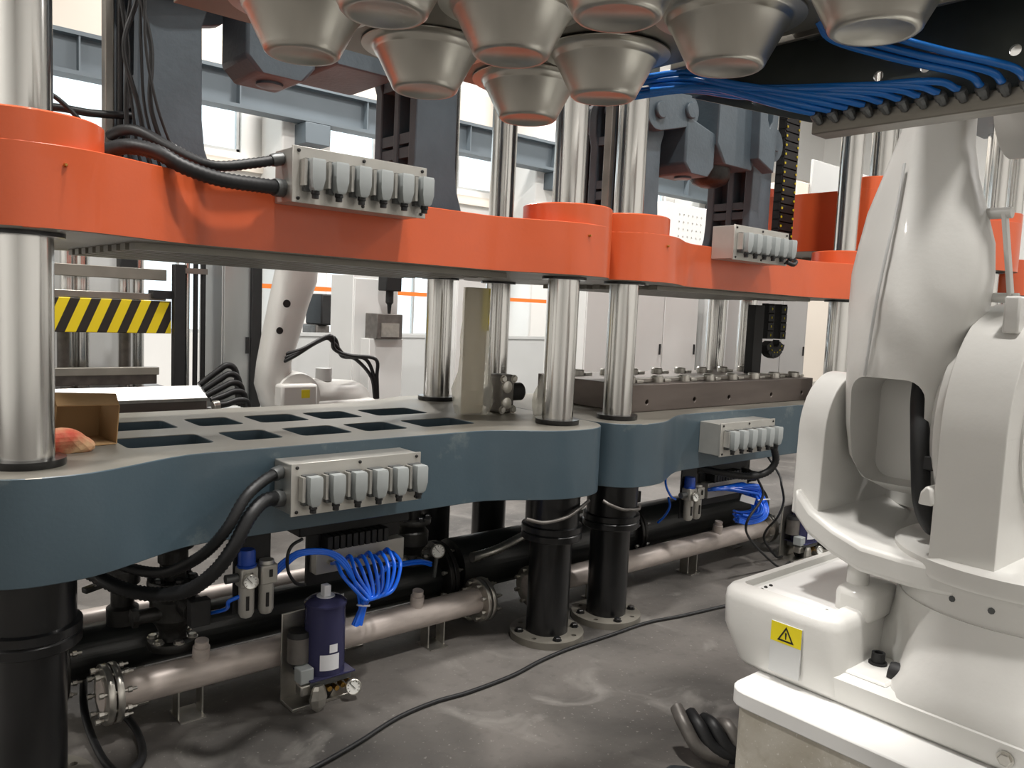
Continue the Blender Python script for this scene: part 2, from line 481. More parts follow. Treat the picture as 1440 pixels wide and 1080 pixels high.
# high-bay lamps, above the frame
lamp_h = meshdata('lamp_housing_mesh', MB().lathe([(0.05, 0.34), (0.10, 0.33), (0.13, 0.2), (0.30, 0.04), (0.33, 0.0), (0.32, 0.0), (0.28, 0.05)], (0, 0, 0), n=28), 'offwhite')
lamp_d = meshdata('lamp_disc_mesh', MB().lathe([(0.27, 0.03), (0.27, 0.045)], (0, 0, 0), n=28), 'whitebg')
lamp_r = meshdata('lamp_rod_mesh', MB().cyl((0, 0, 0.33), (0, 0, RZ - LAMP_Z), 0.015, 8), 'plugdark')
for i, (x, y) in enumerate(LAMPS):
    t = thing('high_bay_lamp', 'round white high-bay lamp hanging from the roof', 'lamp', (x, y, LAMP_Z), 'high-bay lamps of the hall')
    inst('housing', lamp_h, t, (x, y, LAMP_Z)); inst('diffuser', lamp_d, t, (x, y, LAMP_Z)); inst('hanger_rod', lamp_r, t, (x, y, LAMP_Z))
    ln = 'lamp_light_%d_offscreen' % (i + 1)
    ld = bpy.data.lights.new(ln, 'AREA'); ld.shape = 'DISK'; ld.size = 0.55; ld.energy = LAMP_W; ld.color = (1, 0.965, 0.92)
    lo = bpy.data.objects.new(ln, ld); COL.objects.link(lo); lo.parent = t; lo.location = (0, 0, -0.03)

# ================================================================== THE PRESSES
X0, Y0, PW, PD, PITCH = 0.448, 2.626, 2.10, 0.95, 2.503
TOP, BOT, SB, ST, BT = 1.0, 0.70, 1.66, 1.88, 1.965
LR = 0.2
def plate_outline(x0, rec=0.165):
    xl, xr, yf, yb = x0, x0 + PW, Y0, Y0 + PD
    def sm(t): t = max(0, min(1, t)); return t * t * (3 - 2 * t)
    pts = []
    n = 34
    for k in range(n + 1):                       # front edge, left to right
        x = xl + PW * k / n
        u = min(x - xl, xr - x)
        pts.append((x, yf - LR + rec * sm((u - 0.06) / 0.44)))
    for k in range(1, 8):
        a = math.radians(-90 + 90 * k / 8); pts.append((xr + LR * math.cos(a), yf + LR * math.sin(a)))
    pts += [(xr + LR, yf), (xr + LR, yb)]
    for k in range(1, 8):
        a = math.radians(90 * k / 8); pts.append((xr + LR * math.cos(a), yb + LR * math.sin(a)))
    for k in range(n + 1):
        x = xr - PW * k / n
        u = min(x - xl, xr - x)
        pts.append((x, yb + LR - rec * sm((u - 0.06) / 0.44)))
    for k in range(1, 8):
        a = math.radians(90 + 90 * k / 8); pts.append((xl + LR * math.cos(a), yb + LR * math.sin(a)))
    pts += [(xl - LR, yb), (xl - LR, yf)]
    for k in range(1, 8):
        a = math.radians(180 + 90 * k / 8); pts.append((xl + LR * math.cos(a), yf + LR * math.sin(a)))
    return pts
POCKX = [(0.312, 0.592), (0.675, 0.848), (0.925, 1.135), (1.195, 1.392), (1.475, 1.745)]
POCKY = [(2.768, 2.972), (3.135, 3.345)]

def rod(parent, cx, nm='connecting_rod'):
    half = [(0.165, 1.88), (0.15, 1.93), (0.118, 2.02), (0.108, 2.12), (0.105, 2.44), (0.125, 2.5)]
    out = [(cx + h, z) for h, z in half] + [(cx + 0.125 * math.cos(a), 2.6 + 0.125 * math.sin(a)) for a in [math.pi * k / 10 for k in range(11)]] + [(cx - h, z) for h, z in half[::-1]]
    b = MB()
    for y0, y1 in ((2.95, 3.005), (3.09, 3.13), (3.23, 3.285)):
        b.prism(out, y0, y1, (), XZ)
    r = ob(nm, b, 'slate_dark', parent, bev=0.006)
    wb = MB().box((cx - 0.02, 3.0, 1.9), (cx + 0.02, 3.24, 2.55))
    for z in (1.90, 2.14, 2.20, 2.44): wb.box((cx - 0.1, 3.0, z), (cx + 0.1, 3.24, z + 0.045))
    ob('web', wb, 'slate_dark', r, smooth=0)
    ob('pin', MB().lathe([(0.05, 0), (0.055, 0.01), (0.055, 0.42), (0.05, 0.43)], (cx, 2.91, 2.6), (0, 1, 0), 20), 'slate_dark', r)
    return r

def press(i, label, dz=0.0, thick=None, full=True):
    dx = i * PITCH; x0 = X0 + dx
    t = thing('servo_press', label, 'press', (x0 + PW / 2, Y0 + PD / 2, 0), 'four-column presses of the line')
    out = plate_outline(x0)
    holes = [rrect(x0 + a, x0 + b, c, d, 0.022) for a, b in POCKX for c, d in POCKY] if full else []
    b = MB().prism(out, BOT, TOP, holes, mi=0, mi_top=1)
    ob('bolster', b, ['slate', 'machined'], t, bev=0.004 if full else 0, smooth=30, seg=1)
    st = ST if thick is None else SB + thick
    b = MB().prism(out, SB + dz, st + dz, mi_bot=1)
    sl = ob('slide', b, ['orange', 'machined'], t, bev=0.005, smooth=30, seg=1)
    cols = [(x0, Y0), (x0 + PW, Y0), (x0, Y0 + PD), (x0 + PW, Y0 + PD)]
    for cx, cy in cols:
        ob('boss', MB().lathe([(LR - 0.001, st + dz - 0.02), (LR - 0.001, max(BT, st + 0.08) + dz - 0.005), (LR - 0.008, max(BT, st + 0.08) + dz), (0.075, max(BT, st + 0.08) + dz)], (cx, cy, 0), n=40, cap=False), 'orange', sl)
        ob('guide_column', MB().cyl((cx, cy, TOP - 0.02), (cx, cy, 3.75), 0.071, 40), 'chrome', t)
        ob('clamp_ring', MB().lathe([(0.071, 0), (0.098, 0), (0.1, 0.004), (0.1, 0.022), (0.071, 0.024)], (cx, cy, TOP), n=32, cap=False), 'black', t)
        ob('gland', MB().lathe([(0.071, SB + dz - 0.012), (0.1, SB + dz - 0.012), (0.1, SB + dz)], (cx, cy, 0), n=32, cap=False), 'black', sl)
        lg = ob('leg', MB().lathe([(0.098, 0.02), (0.098, 0.50)], (cx, cy, 0), n=36).lathe([(0.125, 0.535), (0.125, 0.70)], (cx, cy, 0), n=36), 'black', t)
        ob('coupling_flange', MB().lathe([(0.098, 0.47), (0.135, 0.47), (0.14, 0.475), (0.14, 0.50), (0.135, 0.505), (0.14, 0.51), (0.14, 0.535), (0.12, 0.54)], (cx, cy, 0), n=36), 'black', lg)
        circ = lambda ox, oy, r, n: [(ox + r * math.cos(2 * math.pi * q / n), oy + r * math.sin(2 * math.pi * q / n)) for q in range(n)]
        hp8 = [(cx + 0.137 * math.cos(math.radians(22 + 45 * k)), cy + 0.137 * math.sin(math.radians(22 + 45 * k))) for k in range(8)]
        ob('base_flange', MB().prism(circ(cx, cy, 0.172, 40), 0, 0.032, [circ(hx, hy, 0.012, 10) for hx, hy in hp8[::2]]), 'machined', lg)
        for hx, hy in hp8[1::2]: inst('anchor_bolt', BOLT_B, lg, (hx, hy, 0.032))
    # slotted underside of the slide
    nb = 9
    for k in range(nb):
        y = 2.67 + k * 0.1
        rl = MB().box((x0 + 0.3, y, SB + dz - 0.022), (x0 + PW - 0.3, y + 0.055, SB + dz - 0.0005))
        ob('slot_rail', rl, 'machined', sl, smooth=0)
    # drive above
    c = x0 + PW / 2
    z3 = dz
    ob('crown', MB().box((x0 - 0.2, Y0 - 0.2, 3.7), (x0 + PW + 0.2, Y0 + PD + 0.2, 4.3)), 'slate', t, bev=0.02)
    if full:
        for sx in (-1, 1):
            rod(t, c + sx * 0.555)
            for y0 in (2.885, 3.295):
                lk = MB()
                a = Vector((c + sx * 0.555, 2.6)); b2 = Vector((c + sx * 0.30, 2.645))
                d = (b2 - a).normalized(); n = Vector((-d.y, d.x)); ptsl = []
                for kk in range(11):
                    ang = math.pi * kk / 10
                    ptsl.append(b2 + (d * math.sin(ang) * 0.085 + n * math.cos(ang) * 0.085))
                for kk in range(11):
                    ang = math.pi * kk / 10
                    ptsl.append(a - (d * math.sin(ang) * 0.105 + n * math.cos(ang) * 0.105))
                lk.prism([tuple(p) for p in ptsl], y0, y0 + 0.05, (), XZ)
                tl_ = ob('toggle_link', lk, 'slate_dark', t, bev=0.006)
                if y0 < 3: tl = tl_
            for px, pz in ((c + sx * 0.555, 2.6), (c + sx * 0.30, 2.645)):
                ob('pin_cap', MB().lathe([(0.045, 0), (0.045, 0.018), (0.04, 0.024)], (px, 2.887, pz), (0, -1, 0), 20), 'slate_dark', tl)
            ob('upper_arm_link', MB().bar((c + sx * 0.555, 3.12, 2.6), (c + sx * 0.45, 3.12, 3.72), 0.2, 0.17), 'slate_dark', t, bev=0.012)
        cr = ob('crosshead', MB().prism([(c - 0.06, 2.50), (c + 0.02, 2.40), (c + 0.30, 2.40), (c + 0.34, 2.50), (c + 0.34, 3.70), (c - 0.06, 3.70)], 2.86, 3.24, (), XZ), 'slate_dark', t, bev=0.012)
        lb_ = ob('link_block', MB().prism([(c - 0.32, 2.36), (c - 0.27, 2.31), (c - 0.10, 2.31), (c - 0.05, 2.37), (c - 0.05, 2.56), (c - 0.32, 2.62)], 2.88, 3.12, (), XZ), 'slate_dark', t, bev=0.012)
        ob('bush', MB().lathe([(0.05, 0), (0.05, 0.012), (0.035, 0.014)], (c - 0.18, 3.0, 2.312), (0, 0, -1), 24), 'slate', lb_)
        if i == 1: ob('screw_housing', MB().lathe([(0.05, 2.29), (0.10, 2.31), (0.12, 2.34), (0.12, 2.41)], (c + 0.10, 3.02, 0), n=28), 'castblack', t)
        ob('yoke', MB().prism([(c + 0.27, 2.46), (c + 0.44, 2.40), (c + 0.47, 2.98), (c + 0.42, 2.98), (c + 0.395, 2.70), (c + 0.37, 2.66), (c + 0.345, 2.70), (c + 0.32, 2.98), (c + 0.25, 2.98)], 2.80, 2.88, (), XZ), 'slate_dark', t, bev=0.008)
        ob('guide_rail', MB().box((c - 0.735, 3.06, 1.885), (c - 0.705, 3.11, 3.69)), 'steel', t, bev=0.004)
        ob('guide_rail', MB().box((c - 0.70, 3.03, 1.885), (c - 0.685, 3.06, 3.69)), 'blackmatt', t, bev=0.003)
        for (rx, rz) in ((c - 0.555, 1.88), (c + 0.555, 1.88)):
            ft = ob('rod_foot', MB().box((rx - 0.21, 2.86, 1.875), (rx + 0.21, 3.37, 1.905)), 'slate_dark', t, bev=0.004)
            for ex in (-0.185, 0.185):
                for ey in (2.9, 3.33):
                    inst('bolt', BOLT_B, ft, (rx + ex, ey, 1.905))
        for ex in (x0, x0 + PW):
            ob('grease_nipple', MB().lathe([(0.006, 0), (0.006, 0.012), (0.003, 0.02)], (ex + (0.06 if ex == x0 else -0.06), Y0 - LR + 0.008, 1.83), (0, -1, 0), 8), 'brass', sl)
    return t
P1 = press(0, 'blue-grey press with orange slide and empty pocketed bolster plate')
P2 = press(1, 'blue-grey press with orange slide and dark die block on its bolster')
P3 = press(2, 'press with its orange slide raised, mostly hidden behind the white robot', dz=0.34, thick=0.40, full=False)
P4 = press(3, 'far orange and blue-grey press at the end of the line', dz=0.16, full=False)

# ================================================================== JUNCTION BOXES
def build_plug():
    r = {}
    r['frame'] = meshdata('plug_frame_mesh', MB().box((-0.028, -0.022, -0.05), (0.022, 0, 0.052)), 'plugdark', smooth=0)
    r['lever'] = meshdata('plug_lever_mesh', MB().box((-0.037, -0.034, -0.035), (-0.027, -0.002, 0.048)), 'boxalu', smooth=0)
    o = [(-0.022, -0.012), (-0.022, -0.058), (0.024, -0.058), (0.024, -0.012)]
    h = MB()
    prof = [(-0.050, 0.45, 0.72), (-0.042, 0.72, 0.86), (-0.012, 1, 1), (0.042, 1, 1), (0.05, 0.9, 0.9)]
    rings = []
    for z, kx, ky in prof:
        rings.append([Vector((0.001 + 0.023 * kx * sx, -0.035 + 0.024 * ky * sy, z)) for sx, sy in ((-1, -1), (1, -1), (1, 1), (-1, 1))])
    h.loft(rings)
    r['hood'] = meshdata('plug_hood_mesh', h, 'plug', smooth=20)
    r['gland'] = meshdata('plug_gland_mesh', MB().lathe([(0.013, -0.048), (0.014, -0.06), (0.011, -0.062), (0.011, -0.074)], (0.001, -0.035, 0), n=12), 'rubber')
    return r
PLUG = build_plug()
def junction_box(x0, z0, label, yb, yf=2.452, n=6, cables=False):
    L, H = 0.512, 0.178
    t = thing('junction_box', label, 'junction box', (x0, yb, z0), 'aluminium junction boxes on the presses')
    ob('housing', MB().box((x0 + 0.004, yf + 0.008, z0 + 0.004), (x0 + L - 0.004, yb, z0 + H - 0.004)), 'boxalu', t, bev=0.003)
    ob('cover_plate', MB().box((x0, yf, z0), (x0 + L, yf + 0.008, z0 + H)), 'boxalu', t, bev=0.001, seg=1)
    for sx in (0.02, L / 2, L - 0.02):
        for sz in (0.014, H - 0.014):
            inst('screw', SCREW, t, (x0 + sx, yf, z0 + sz), FYN)
    for i in range(n):
        px = x0 + 0.062 + i * 0.084
        pz = z0 + 0.088
        c = inst('plug_frame', PLUG['frame'], t, (px, yf, pz))
        inst('locking_lever', PLUG['lever'], c, (px, yf, pz))
        inst('plug_hood', PLUG['hood'], c, (px, yf, pz))
        inst('cable_gland', PLUG['gland'], c, (px, yf, pz))
    return t
JB1 = junction_box(1.158, 1.815, 'long aluminium junction box with six plugs on the orange slide, black conduits entering it', 2.5905)
JB2 = junction_box(1.175, 0.787, 'long aluminium junction box with six plugs under the empty bolster, black conduits entering it', 2.5905)
JB3 = junction_box(3.572, 1.812, 'aluminium junction box with six plugs on the orange slide above the die block', 2.5905)
JB4 = junction_box(3.574, 0.783, 'aluminium junction box with six plugs on the bolster under the die block', 2.5905)

def conduit(label, pts, r, end=True, rib=0.07):
    pts = resample(spline(pts, 14), 0.008)
    t = thing('cable_conduit', label, 'conduit', pts[0])
    ob('hose', MB().tube(pts, r, 10, rib=rib), 'rubber', t, smooth=60)
    if end:
        d = (pts[3] - pts[0]).normalized()
        ob('end_fitting', MB().lathe([(r * 1.0, -0.012), (r * 1.25, -0.01), (r * 1.3, 0.02), (r * 1.15, 0.03)], pts[0], d, 16), 'plugdark', t)
    return t
A = lambda x, y, Y: oY(x, y, Y)
conduit('upper of two black conduits running into the orange slide junction box', [(1.150, 2.53, 1.955), A(360, 229, 2.53), A(300, 233, 2.55), A(250, 213, 2.64), A(200, 186, 2.76), A(172, 183, 2.86), A(156, 190, 2.97)], 0.0165)
conduit('lower thicker black conduit sagging over the orange slide edge', [(1.150, 2.52, 1.862), A(370, 261, 2.50), A(310, 252, 2.50), A(260, 235, 2.52), A(220, 214, 2.58), A(180, 206, 2.68), A(150, 212, 2.84)], 0.023)
conduit('upper of two black conduits looping below the empty bolster', [(1.168, 2.53, 0.925), A(372, 675, 2.5), A(345, 700, 2.47), A(318, 745, 2.47), A(285, 780, 2.56), A(240, 803, 2.72), A(200, 803, 2.84), A(150, 788, 2.95), A(118, 774, 3.03)], 0.0185)
conduit('lower black conduit looping below the empty bolster', [(1.168, 2.52, 0.838), A(372, 704, 2.49), A(350, 728, 2.46), A(328, 770, 2.46), A(302, 804, 2.50), A(265, 830, 2.58), A(220, 836, 2.66), A(170, 827, 2.76), A(128, 806, 2.86)], 0.023)
conduit('short black conduit curling below the junction box under the die', [(4.06, 2.43, 0.80), (4.085, 2.43, 0.72), (4.05, 2.46, 0.655), (3.96, 2.52, 0.63), (3.86, 2.62, 0.64), (3.78, 2.75, 0.66)], 0.02, end=False)
conduit('black cable drooping from the slide junction box above the die', [(4.03, 2.42, 1.83), (4.08, 2.41, 1.82), (4.12, 2.42, 1.84), (4.16, 2.48, 1.86)], 0.012, end=False)

# ================================================================== DIE BLOCK ON PRESS 2
D0, D1, DY0, DY1, DZ0, DZ1 = 3.165, 4.99, 2.74, 3.44, 1.001, 1.145
t = thing('die_block', 'dark steel die block with bolt holes lying on the second bolster', 'die', ((D0 + D1) / 2, 3.1, DZ0))
dh = [[(x + 0.013 * math.cos(a), DZ0 + 0.05 + 0.013 * math.sin(a)) for a in [2 * math.pi * k / 10 for k in range(10)]] for x in (3.31, 3.72, 4.05, 4.5, 4.86)]
ob('lower_plate', MB().prism([(D0, DZ0), (D1, DZ0), (D1, DZ1), (D0, DZ1)], DY0, DY0 + 0.05, dh, XZ).box((D0, DY0 + 0.05, DZ0), (D1, DY1, DZ1)), 'die', t, bev=0.004, smooth=30)
ob('inner_frame', MB().box((3.30, 2.84, DZ1), (4.85, 2.90, DZ1 + 0.022)), 'steel', t, bev=0.003)
for j, y in enumerate((2.87, 3.30)):
    for i in range(8):
        x = 3.27 + i * 0.235 + (0.05 if j else 0)
        lug = ob('locating_lug', MB().lathe([(0.036, 0), (0.036, 0.03), (0.03, 0.036), (0.018, 0.036), (0.018, 0.012)], (x, y - 0.03, DZ1), n=20, cap=False), 'zinc', t)
        ob('lug_tab', MB().box((x + 0.045, y - 0.05, DZ1), (x + 0.10, y, DZ1 + 0.016)), 'zinc', lug, bev=0.002)

# ================================================================== UNDER THE PRESSES
def flange(mb, x, y, z, r, w=0.022):
    return mb.lathe([(r * 0.98, 0), (r, 0.003), (r, w - 0.003), (r * 0.98, w)], (x, y, z), (1, 0, 0), 32)
def long_pipe(label, x0, x1, y, z, r, m, group=None, flanges=(), stubs=(), feet=(), name='steel_pipe', ff=1.75):
    t = thing(name, label, 'pipe', (x0, y, 0), group)
    b = MB().lathe([(r * 0.99, 0), (r, 0.004), (r, x1 - x0 - 0.004), (r * 0.99, x1 - x0)], (x0, y, z), (1, 0, 0), 36)
    ob('pipe_body', b, m, t)
    for fx in flanges:
        for dxx in (-0.026, 0.002):
            f = ob('pipe_flange', flange(MB(), fx + dxx, y, z, r * ff), 'zinc' if m == 'pipe' else 'castblack', t)
        for k in range(8):
            a = 2 * math.pi * (k + 0.5) / 8
            bc = r * (1.42 if ff > 1.5 else (1 + ff) / 2 + 0.01); yy, zz = y + bc * math.cos(a), z + bc * math.sin(a)
            bb = ob('flange_bolt', MB().lathe([(0.010, -0.052), (0.010, -0.038), (0.006, -0.037), (0.006, 0.036), (0.010, 0.037), (0.010, 0.05), (0.005, 0.052), (0.005, 0.066)], (fx, yy, zz), (1, 0, 0), 6), 'zinc', f, smooth=0)
    for sx in stubs:
        ob('pipe_stub', MB().lathe([(0.03, 0), (0.03, 0.05), (0.024, 0.052), (0.024, 0.075)], (sx, y - 0.01, z + r * 0.8), (0, -0.15, 1), 16), m, t)
    for sx in feet:
        ob('pipe_support', MB().box((sx - 0.045, y - r, 0), (sx + 0.045, y + r, 0.006)).box((sx - 0.045, y - r * 0.5, 0.006), (sx - 0.039, y + r * 0.5, z - r * 0.8)).box((sx + 0.039, y - r * 0.5, 0.006), (sx + 0.045, y + r * 0.5, z - r * 0.8)), 'zinc', t, smooth=0)
    return t
long_pipe('pale steel pipe with bolted flanges below the empty bolster', 0.69, 2.34, 2.84, 0.155, 0.058, 'pipe', 'pale pipes under the presses', (0.72, 2.315), (1.02, 1.95), (0.98, 2.05))
long_pipe('pale steel pipe with bolted flanges below the die block', 2.62, 4.72, 2.84, 0.155, 0.058, 'pipe', 'pale pipes under the presses', (2.65, 4.69), (3.12, 4.15), (3.1, 3.9))
long_pipe('thin pale pipe lying behind the black valve below the empty bolster', 0.62, 2.2, 3.55, 0.15, 0.05, 'pipe')
long_pipe('black pipe below the empty bolster between its two valves', 0.50, 2.33, 3.10, 0.21, 0.095, 'blackpipe', None, (0.60, 2.245), (), (0.85, 1.75), name='black_pipe')
long_pipe('fat black wrapped pipe running behind the legs between both presses', 2.322, 4.95, 3.10, 0.24, 0.135, 'blackpipe', None, (3.6,), (), (2.4, 3.4, 4.6), name='black_pipe', ff=1.28)
# flexible steel hose rising behind the legs
t = thing('metal_hose', 'braided steel hose arching over the fat black pipe', 'hose', A(660, 785, 3.2))
def over_pipe(px, py, ymax):                       # a point on this sight line that lies on top of the fat pipe
    Y = ymax
    while Y > 2.9:
        p = A(px, py, Y)
        if math.hypot(p.y - 3.10, p.z - 0.24) >= 0.159 and p.z > 0.3: return p
        Y -= 0.005
    return A(px, py, 2.95)
pts = resample(spline([over_pipe(668, 783, 3.10), over_pipe(700, 772, 3.10), over_pipe(740, 752, 3.15), over_pipe(780, 738, 3.2), over_pipe(830, 715, 3.3)], 14), 0.01)
def off_pipe(p, r=0.161):
    d = Vector((0, p.y - 3.10, p.z - 0.24))
    return p if d.length >= r else Vector((p.x, 3.10, 0.24)) + d.normalized() * r
pts = [off_pipe(p) for p in pts]
ob('braid', MB().tube(pts, 0.022, 10, rib=0.06), 'zinc', t, smooth=60)
ob('ferrule', MB().lathe([(0.0245, -0.02), (0.0245, 0.02)], pts[0], Vector((-1, 0, 0)), 12), 'zinc', t)

def valve(x, y, label, zt=0.66, zb=0.28, act=True):
    t = thing('control_valve', label, 'valve', (x, y, zb), 'black valves on the pipes under the presses')
    H = zt - zb
    def lz(pr, nm, m='castblack', n=28):
        return ob(nm, MB().lathe([(r, zb + H * h) for r, h in pr], (x, y, 0), n=n), m, t)
    fl1 = lz([(0.085, 0), (0.088, 0.02), (0.088, 0.055), (0.085, 0.07)], 'lower_flange')
    lz([(0.05, 0.07), (0.046, 0.12), (0.06, 0.2), (0.078, 0.26), (0.078, 0.42), (0.06, 0.48), (0.05, 0.52)], 'valve_body')
    fl2 = lz([(0.085, 0.52), (0.088, 0.54), (0.088, 0.575), (0.085, 0.59)], 'middle_flange')
    lz([(0.045, 0.59), (0.045, 0.72), (0.052, 0.74), (0.052, 0.86)], 'bonnet')
    fl3 = lz([(0.07, 0.86), (0.074, 0.88), (0.074, 0.95), (0.07, 0.97)], 'upper_flange')
    lz([(0.04, 0.97), (0.04, 1.12)], 'riser')
    for f, hz in ((fl1, 0.07), (fl2, 0.59)):
        for k in range(6):
            a = math.pi * (k + 0.5) / 3
            inst('stud', BOLT_Z if hz < 0.1 else BOLT_B, f, (x + 0.068 * math.cos(a), y + 0.068 * math.sin(a), zb + H * hz))
    if not act: return t
    ob('side_port', MB().cyl((x - 0.13, y - 0.03, zb + H * 0.33), (x - 0.02, y - 0.03, zb + H * 0.33), 0.026, 16).cyl((x - 0.15, y - 0.03, zb + H * 0.33), (x - 0.13, y - 0.03, zb + H * 0.33), 0.034, 6), 'castblack', t)
    ac = ob('actuator', MB().cyl((x + 0.03, y - 0.16, zb + H * 0.4), (x + 0.03, y - 0.02, zb + H * 0.4), 0.045, 20), 'castblack', t)
    ob('solenoid', MB().box((x - 0.005, y - 0.2, zb + H * 0.30), (x + 0.065, y - 0.155, zb + H * 0.52)), 'blackmatt', ac, bev=0.004)
    return t
vL = A(243, 860, 2.93); vR = A(592, 770, 3.02)
valve(vL.x, 2.93, 'oily black valve stack behind the looping conduits', 0.66, 0.235)
valve(vR.x, 3.10, 'black valve stack beside the blue tubes under the empty bolster', 0.66, 0.302, False)
valve(vL.x + PITCH - 0.02, 3.1, 'black valve stack beside the second press front leg', 0.66, 0.37)
valve(vR.x + PITCH, 3.1, 'black valve stack behind the blue coil below the die block', 0.66, 0.37)
# secondary stack beside the left valve
def stack2(x, y, label):
    t = thing('relief_valve', label, 'valve', (x, y, 0.30))
    ob('body', MB().lathe([(0.055, 0.30), (0.055, 0.36), (0.04, 0.37), (0.04, 0.44), (0.06, 0.45), (0.06, 0.5), (0.035, 0.51), (0.035, 0.58)], (x, y, 0), n=24), 'castblack', t)
    ob('cap', MB().lathe([(0.05, 0.58), (0.058, 0.59), (0.058, 0.62), (0.04, 0.635)], (x, y, 0), n=8), 'castblack', t)
    ob('lever', MB().bar((x, y, 0.47), (x - 0.14, y - 0.05, 0.46), 0.03, 0.02), 'castblack', t, bev=0.004)
    return t
stack2(vL.x - 0.13, 3.08, 'short black relief valve with lever beside the oily valve stack')

# pressure gauge
def gauge(name, label, c, d, r=0.03, group=None, parent=None):
    c = Vector(c); d = Vector(d).normalized()
    t = parent or thing(name, label, 'gauge', c, group)
    g = ob('gauge_case' if parent else 'case', MB().lathe([(r * 0.8, -0.018), (r, -0.014), (r, 0.006), (r * 0.9, 0.008), (r * 0.86, 0.002)], c, d, 24), 'zinc', t)
    ob('dial', MB().lathe([(r * 0.87, 0.0), (r * 0.87, 0.003)], c, d, 24), 'gauge', g if parent else t)
    u = Vector((0, 0, 1)); s = d.cross(u).normalized(); u = s.cross(d)
    ob('needle', MB().bar(c + d * 0.0045 - (s + u) * r * 0.2, c + d * 0.0045 + (s * 0.5 + u * 0.6) * r, 0.003, 0.001), 'black_print', g if parent else t)
    tk = MB()
    for k in range(9):
        a = math.radians(-40 + 260 * k / 8); e = s * math.cos(a) + u * math.sin(a)
        tk.bar(c + d * 0.0035 + e * r * 0.62, c + d * 0.0035 + e * r * 0.8, 0.0025, 0.001)
    o = ob('scale_marks', tk, 'black_print', g if parent else t); o['kind'] = 'stuff'
    return t
gp = A(616, 775, 2.92)
t = gauge('pressure_gauge', 'round white pressure gauge beside the black valve', gp, (-0.35, -1, 0.15), 0.032)
ob('gauge_stem', MB().cyl(gp + Vector((0.005, 0.015, -0.03)), gp + Vector((0.005, 0.03, -0.13)), 0.009, 10), 'plugdark', t)

# air filter regulator
def regulator(dx, label):
    x, y, zt = 1.115 + dx, 2.66, 0.575
    t = thing('air_regulator', label, 'regulator', (x, y, 0.40), 'air regulators under the presses')
    for k in (0, 1):
        cx = x + k * 0.072
        bd = MB().box((cx - 0.031, y - 0.03, 0.505), (cx + 0.031, y + 0.03, zt))
        ob('block', bd, 'boxalu', t, bev=0.006)
        bw = ob('bowl', MB().lathe([(0.027, 0.505), (0.027, 0.41), (0.02, 0.395), (0.008, 0.39)], (cx, y, 0), n=20), 'boxalu', t)
        ob('sight_slot', MB().cbox((cx - 0.006, y - 0.0265, 0.45), (0.010, 0.006, 0.05)), 'black_print', bw)
        ob('sight_glass', MB().cbox((cx + 0.004, y - 0.031, 0.545), (0.012, 0.005, 0.026)), 'black_print', bw)
    ob('knob', MB().lathe([(0.024, zt), (0.03, zt + 0.006), (0.03, zt + 0.05), (0.026, zt + 0.06)], (x, y, 0), n=24), 'bluecap', t)
    ob('knob_collar', MB().lathe([(0.032, zt - 0.002), (0.034, zt + 0.006), (0.03, zt + 0.008)], (x, y, 0), n=24), 'bluecap', t)
    ob('filter_cap', MB().lathe([(0.028, zt), (0.026, zt + 0.012)], (x + 0.072, y, 0), n=20), 'boxalu', t)
    ob('bracket', MB().box((x - 0.035, y + 0.03, 0.40), (x + 0.10, y + 0.038, 0.699)), 'blackmatt', t)
    ob('inlet_port', MB().cyl((x - 0.075, y, 0.54), (x - 0.03, y, 0.54), 0.016, 12), 'plugdark', t)
    gauge('', '', (x - 0.004, y - 0.046, 0.533), (-0.2, -1, 0.08), 0.026, parent=t)
    return t
regulator(0, 'air filter regulator with blue knob and gauge under the empty bolster')
regulator(PITCH, 'air filter regulator with blue knob under the die block bolster')

# valve manifold with blue tubes
def manifold(dx, label, coil):
    x0, x1, y = 1.40 + dx, 1.90 + dx, 2.78
    t = thing('valve_manifold', label, 'valve manifold', ((x0 + x1) / 2, y, 0.55), 'valve manifolds with blue tubes under the presses')
    ob('mounting_box', MB().box((x0 - 0.02, y + 0.02, 0.60), (x1 - 0.02, y + 0.14, 0.699)), 'blackmatt', t, bev=0.004)
    ob('back_plate', MB().box((x0 + 0.02, y + 0.035, 0.40), (x1 - 0.06, y + 0.05, 0.60)), 'blackmatt', t)
    ob('subplate', MB().box((x0 + 0.03, y - 0.02, 0.455), (x1 - 0.07, y + 0.034, 0.545)), 'boxalu', t, bev=0.003)
    n = 10
    for i in range(n):
        vx = x0 + 0.085 + i * 0.028
        v = ob('solenoid_valve', MB().box((vx - 0.011, y - 0.03, 0.545), (vx + 0.011, y + 0.03, 0.60)), 'blackmatt', t, bev=0.003)
        ob('push_fitting', MB().lathe([(0.009, 0), (0.009, 0.02), (0.007, 0.024)], (vx, y - 0.02, 0.50), (0, -1, 0), 10), 'zinc', v)
    return t, x0, x1, y
def blue_tube(t, pts, r=0.0078, m='blue'):
    return ob('air_tube', MB().tube(spline(pts, 9), r, 8), m, t, smooth=60)
m1, mx0, mx1, my = manifold(0, 'valve manifold with a fan of bright blue tubes under the empty bolster', 0)
tie = Vector((mx0 + 0.155, my - 0.17, 0.355))
for i in range(10):
    vx = mx0 + 0.085 + i * 0.028
    a = Vector((vx, my - 0.045, 0.50))
    j = Vector((random.uniform(-0.018, 0.018), random.uniform(-0.02, 0.02), 0))
    blue_tube(m1, [a, a + Vector((-0.005, -0.05, 0.012 + 0.01 * (i % 3))), a + Vector((-0.01, -0.11, -0.02)), (a + tie) / 2 + Vector((0.02, -0.08, -0.03)) + j * 0.6, tie + j * 0.7 + Vector((0, -0.015, 0.03)), tie + j * 0.5, tie + j + Vector((-0.02, 0.01, -0.07))])
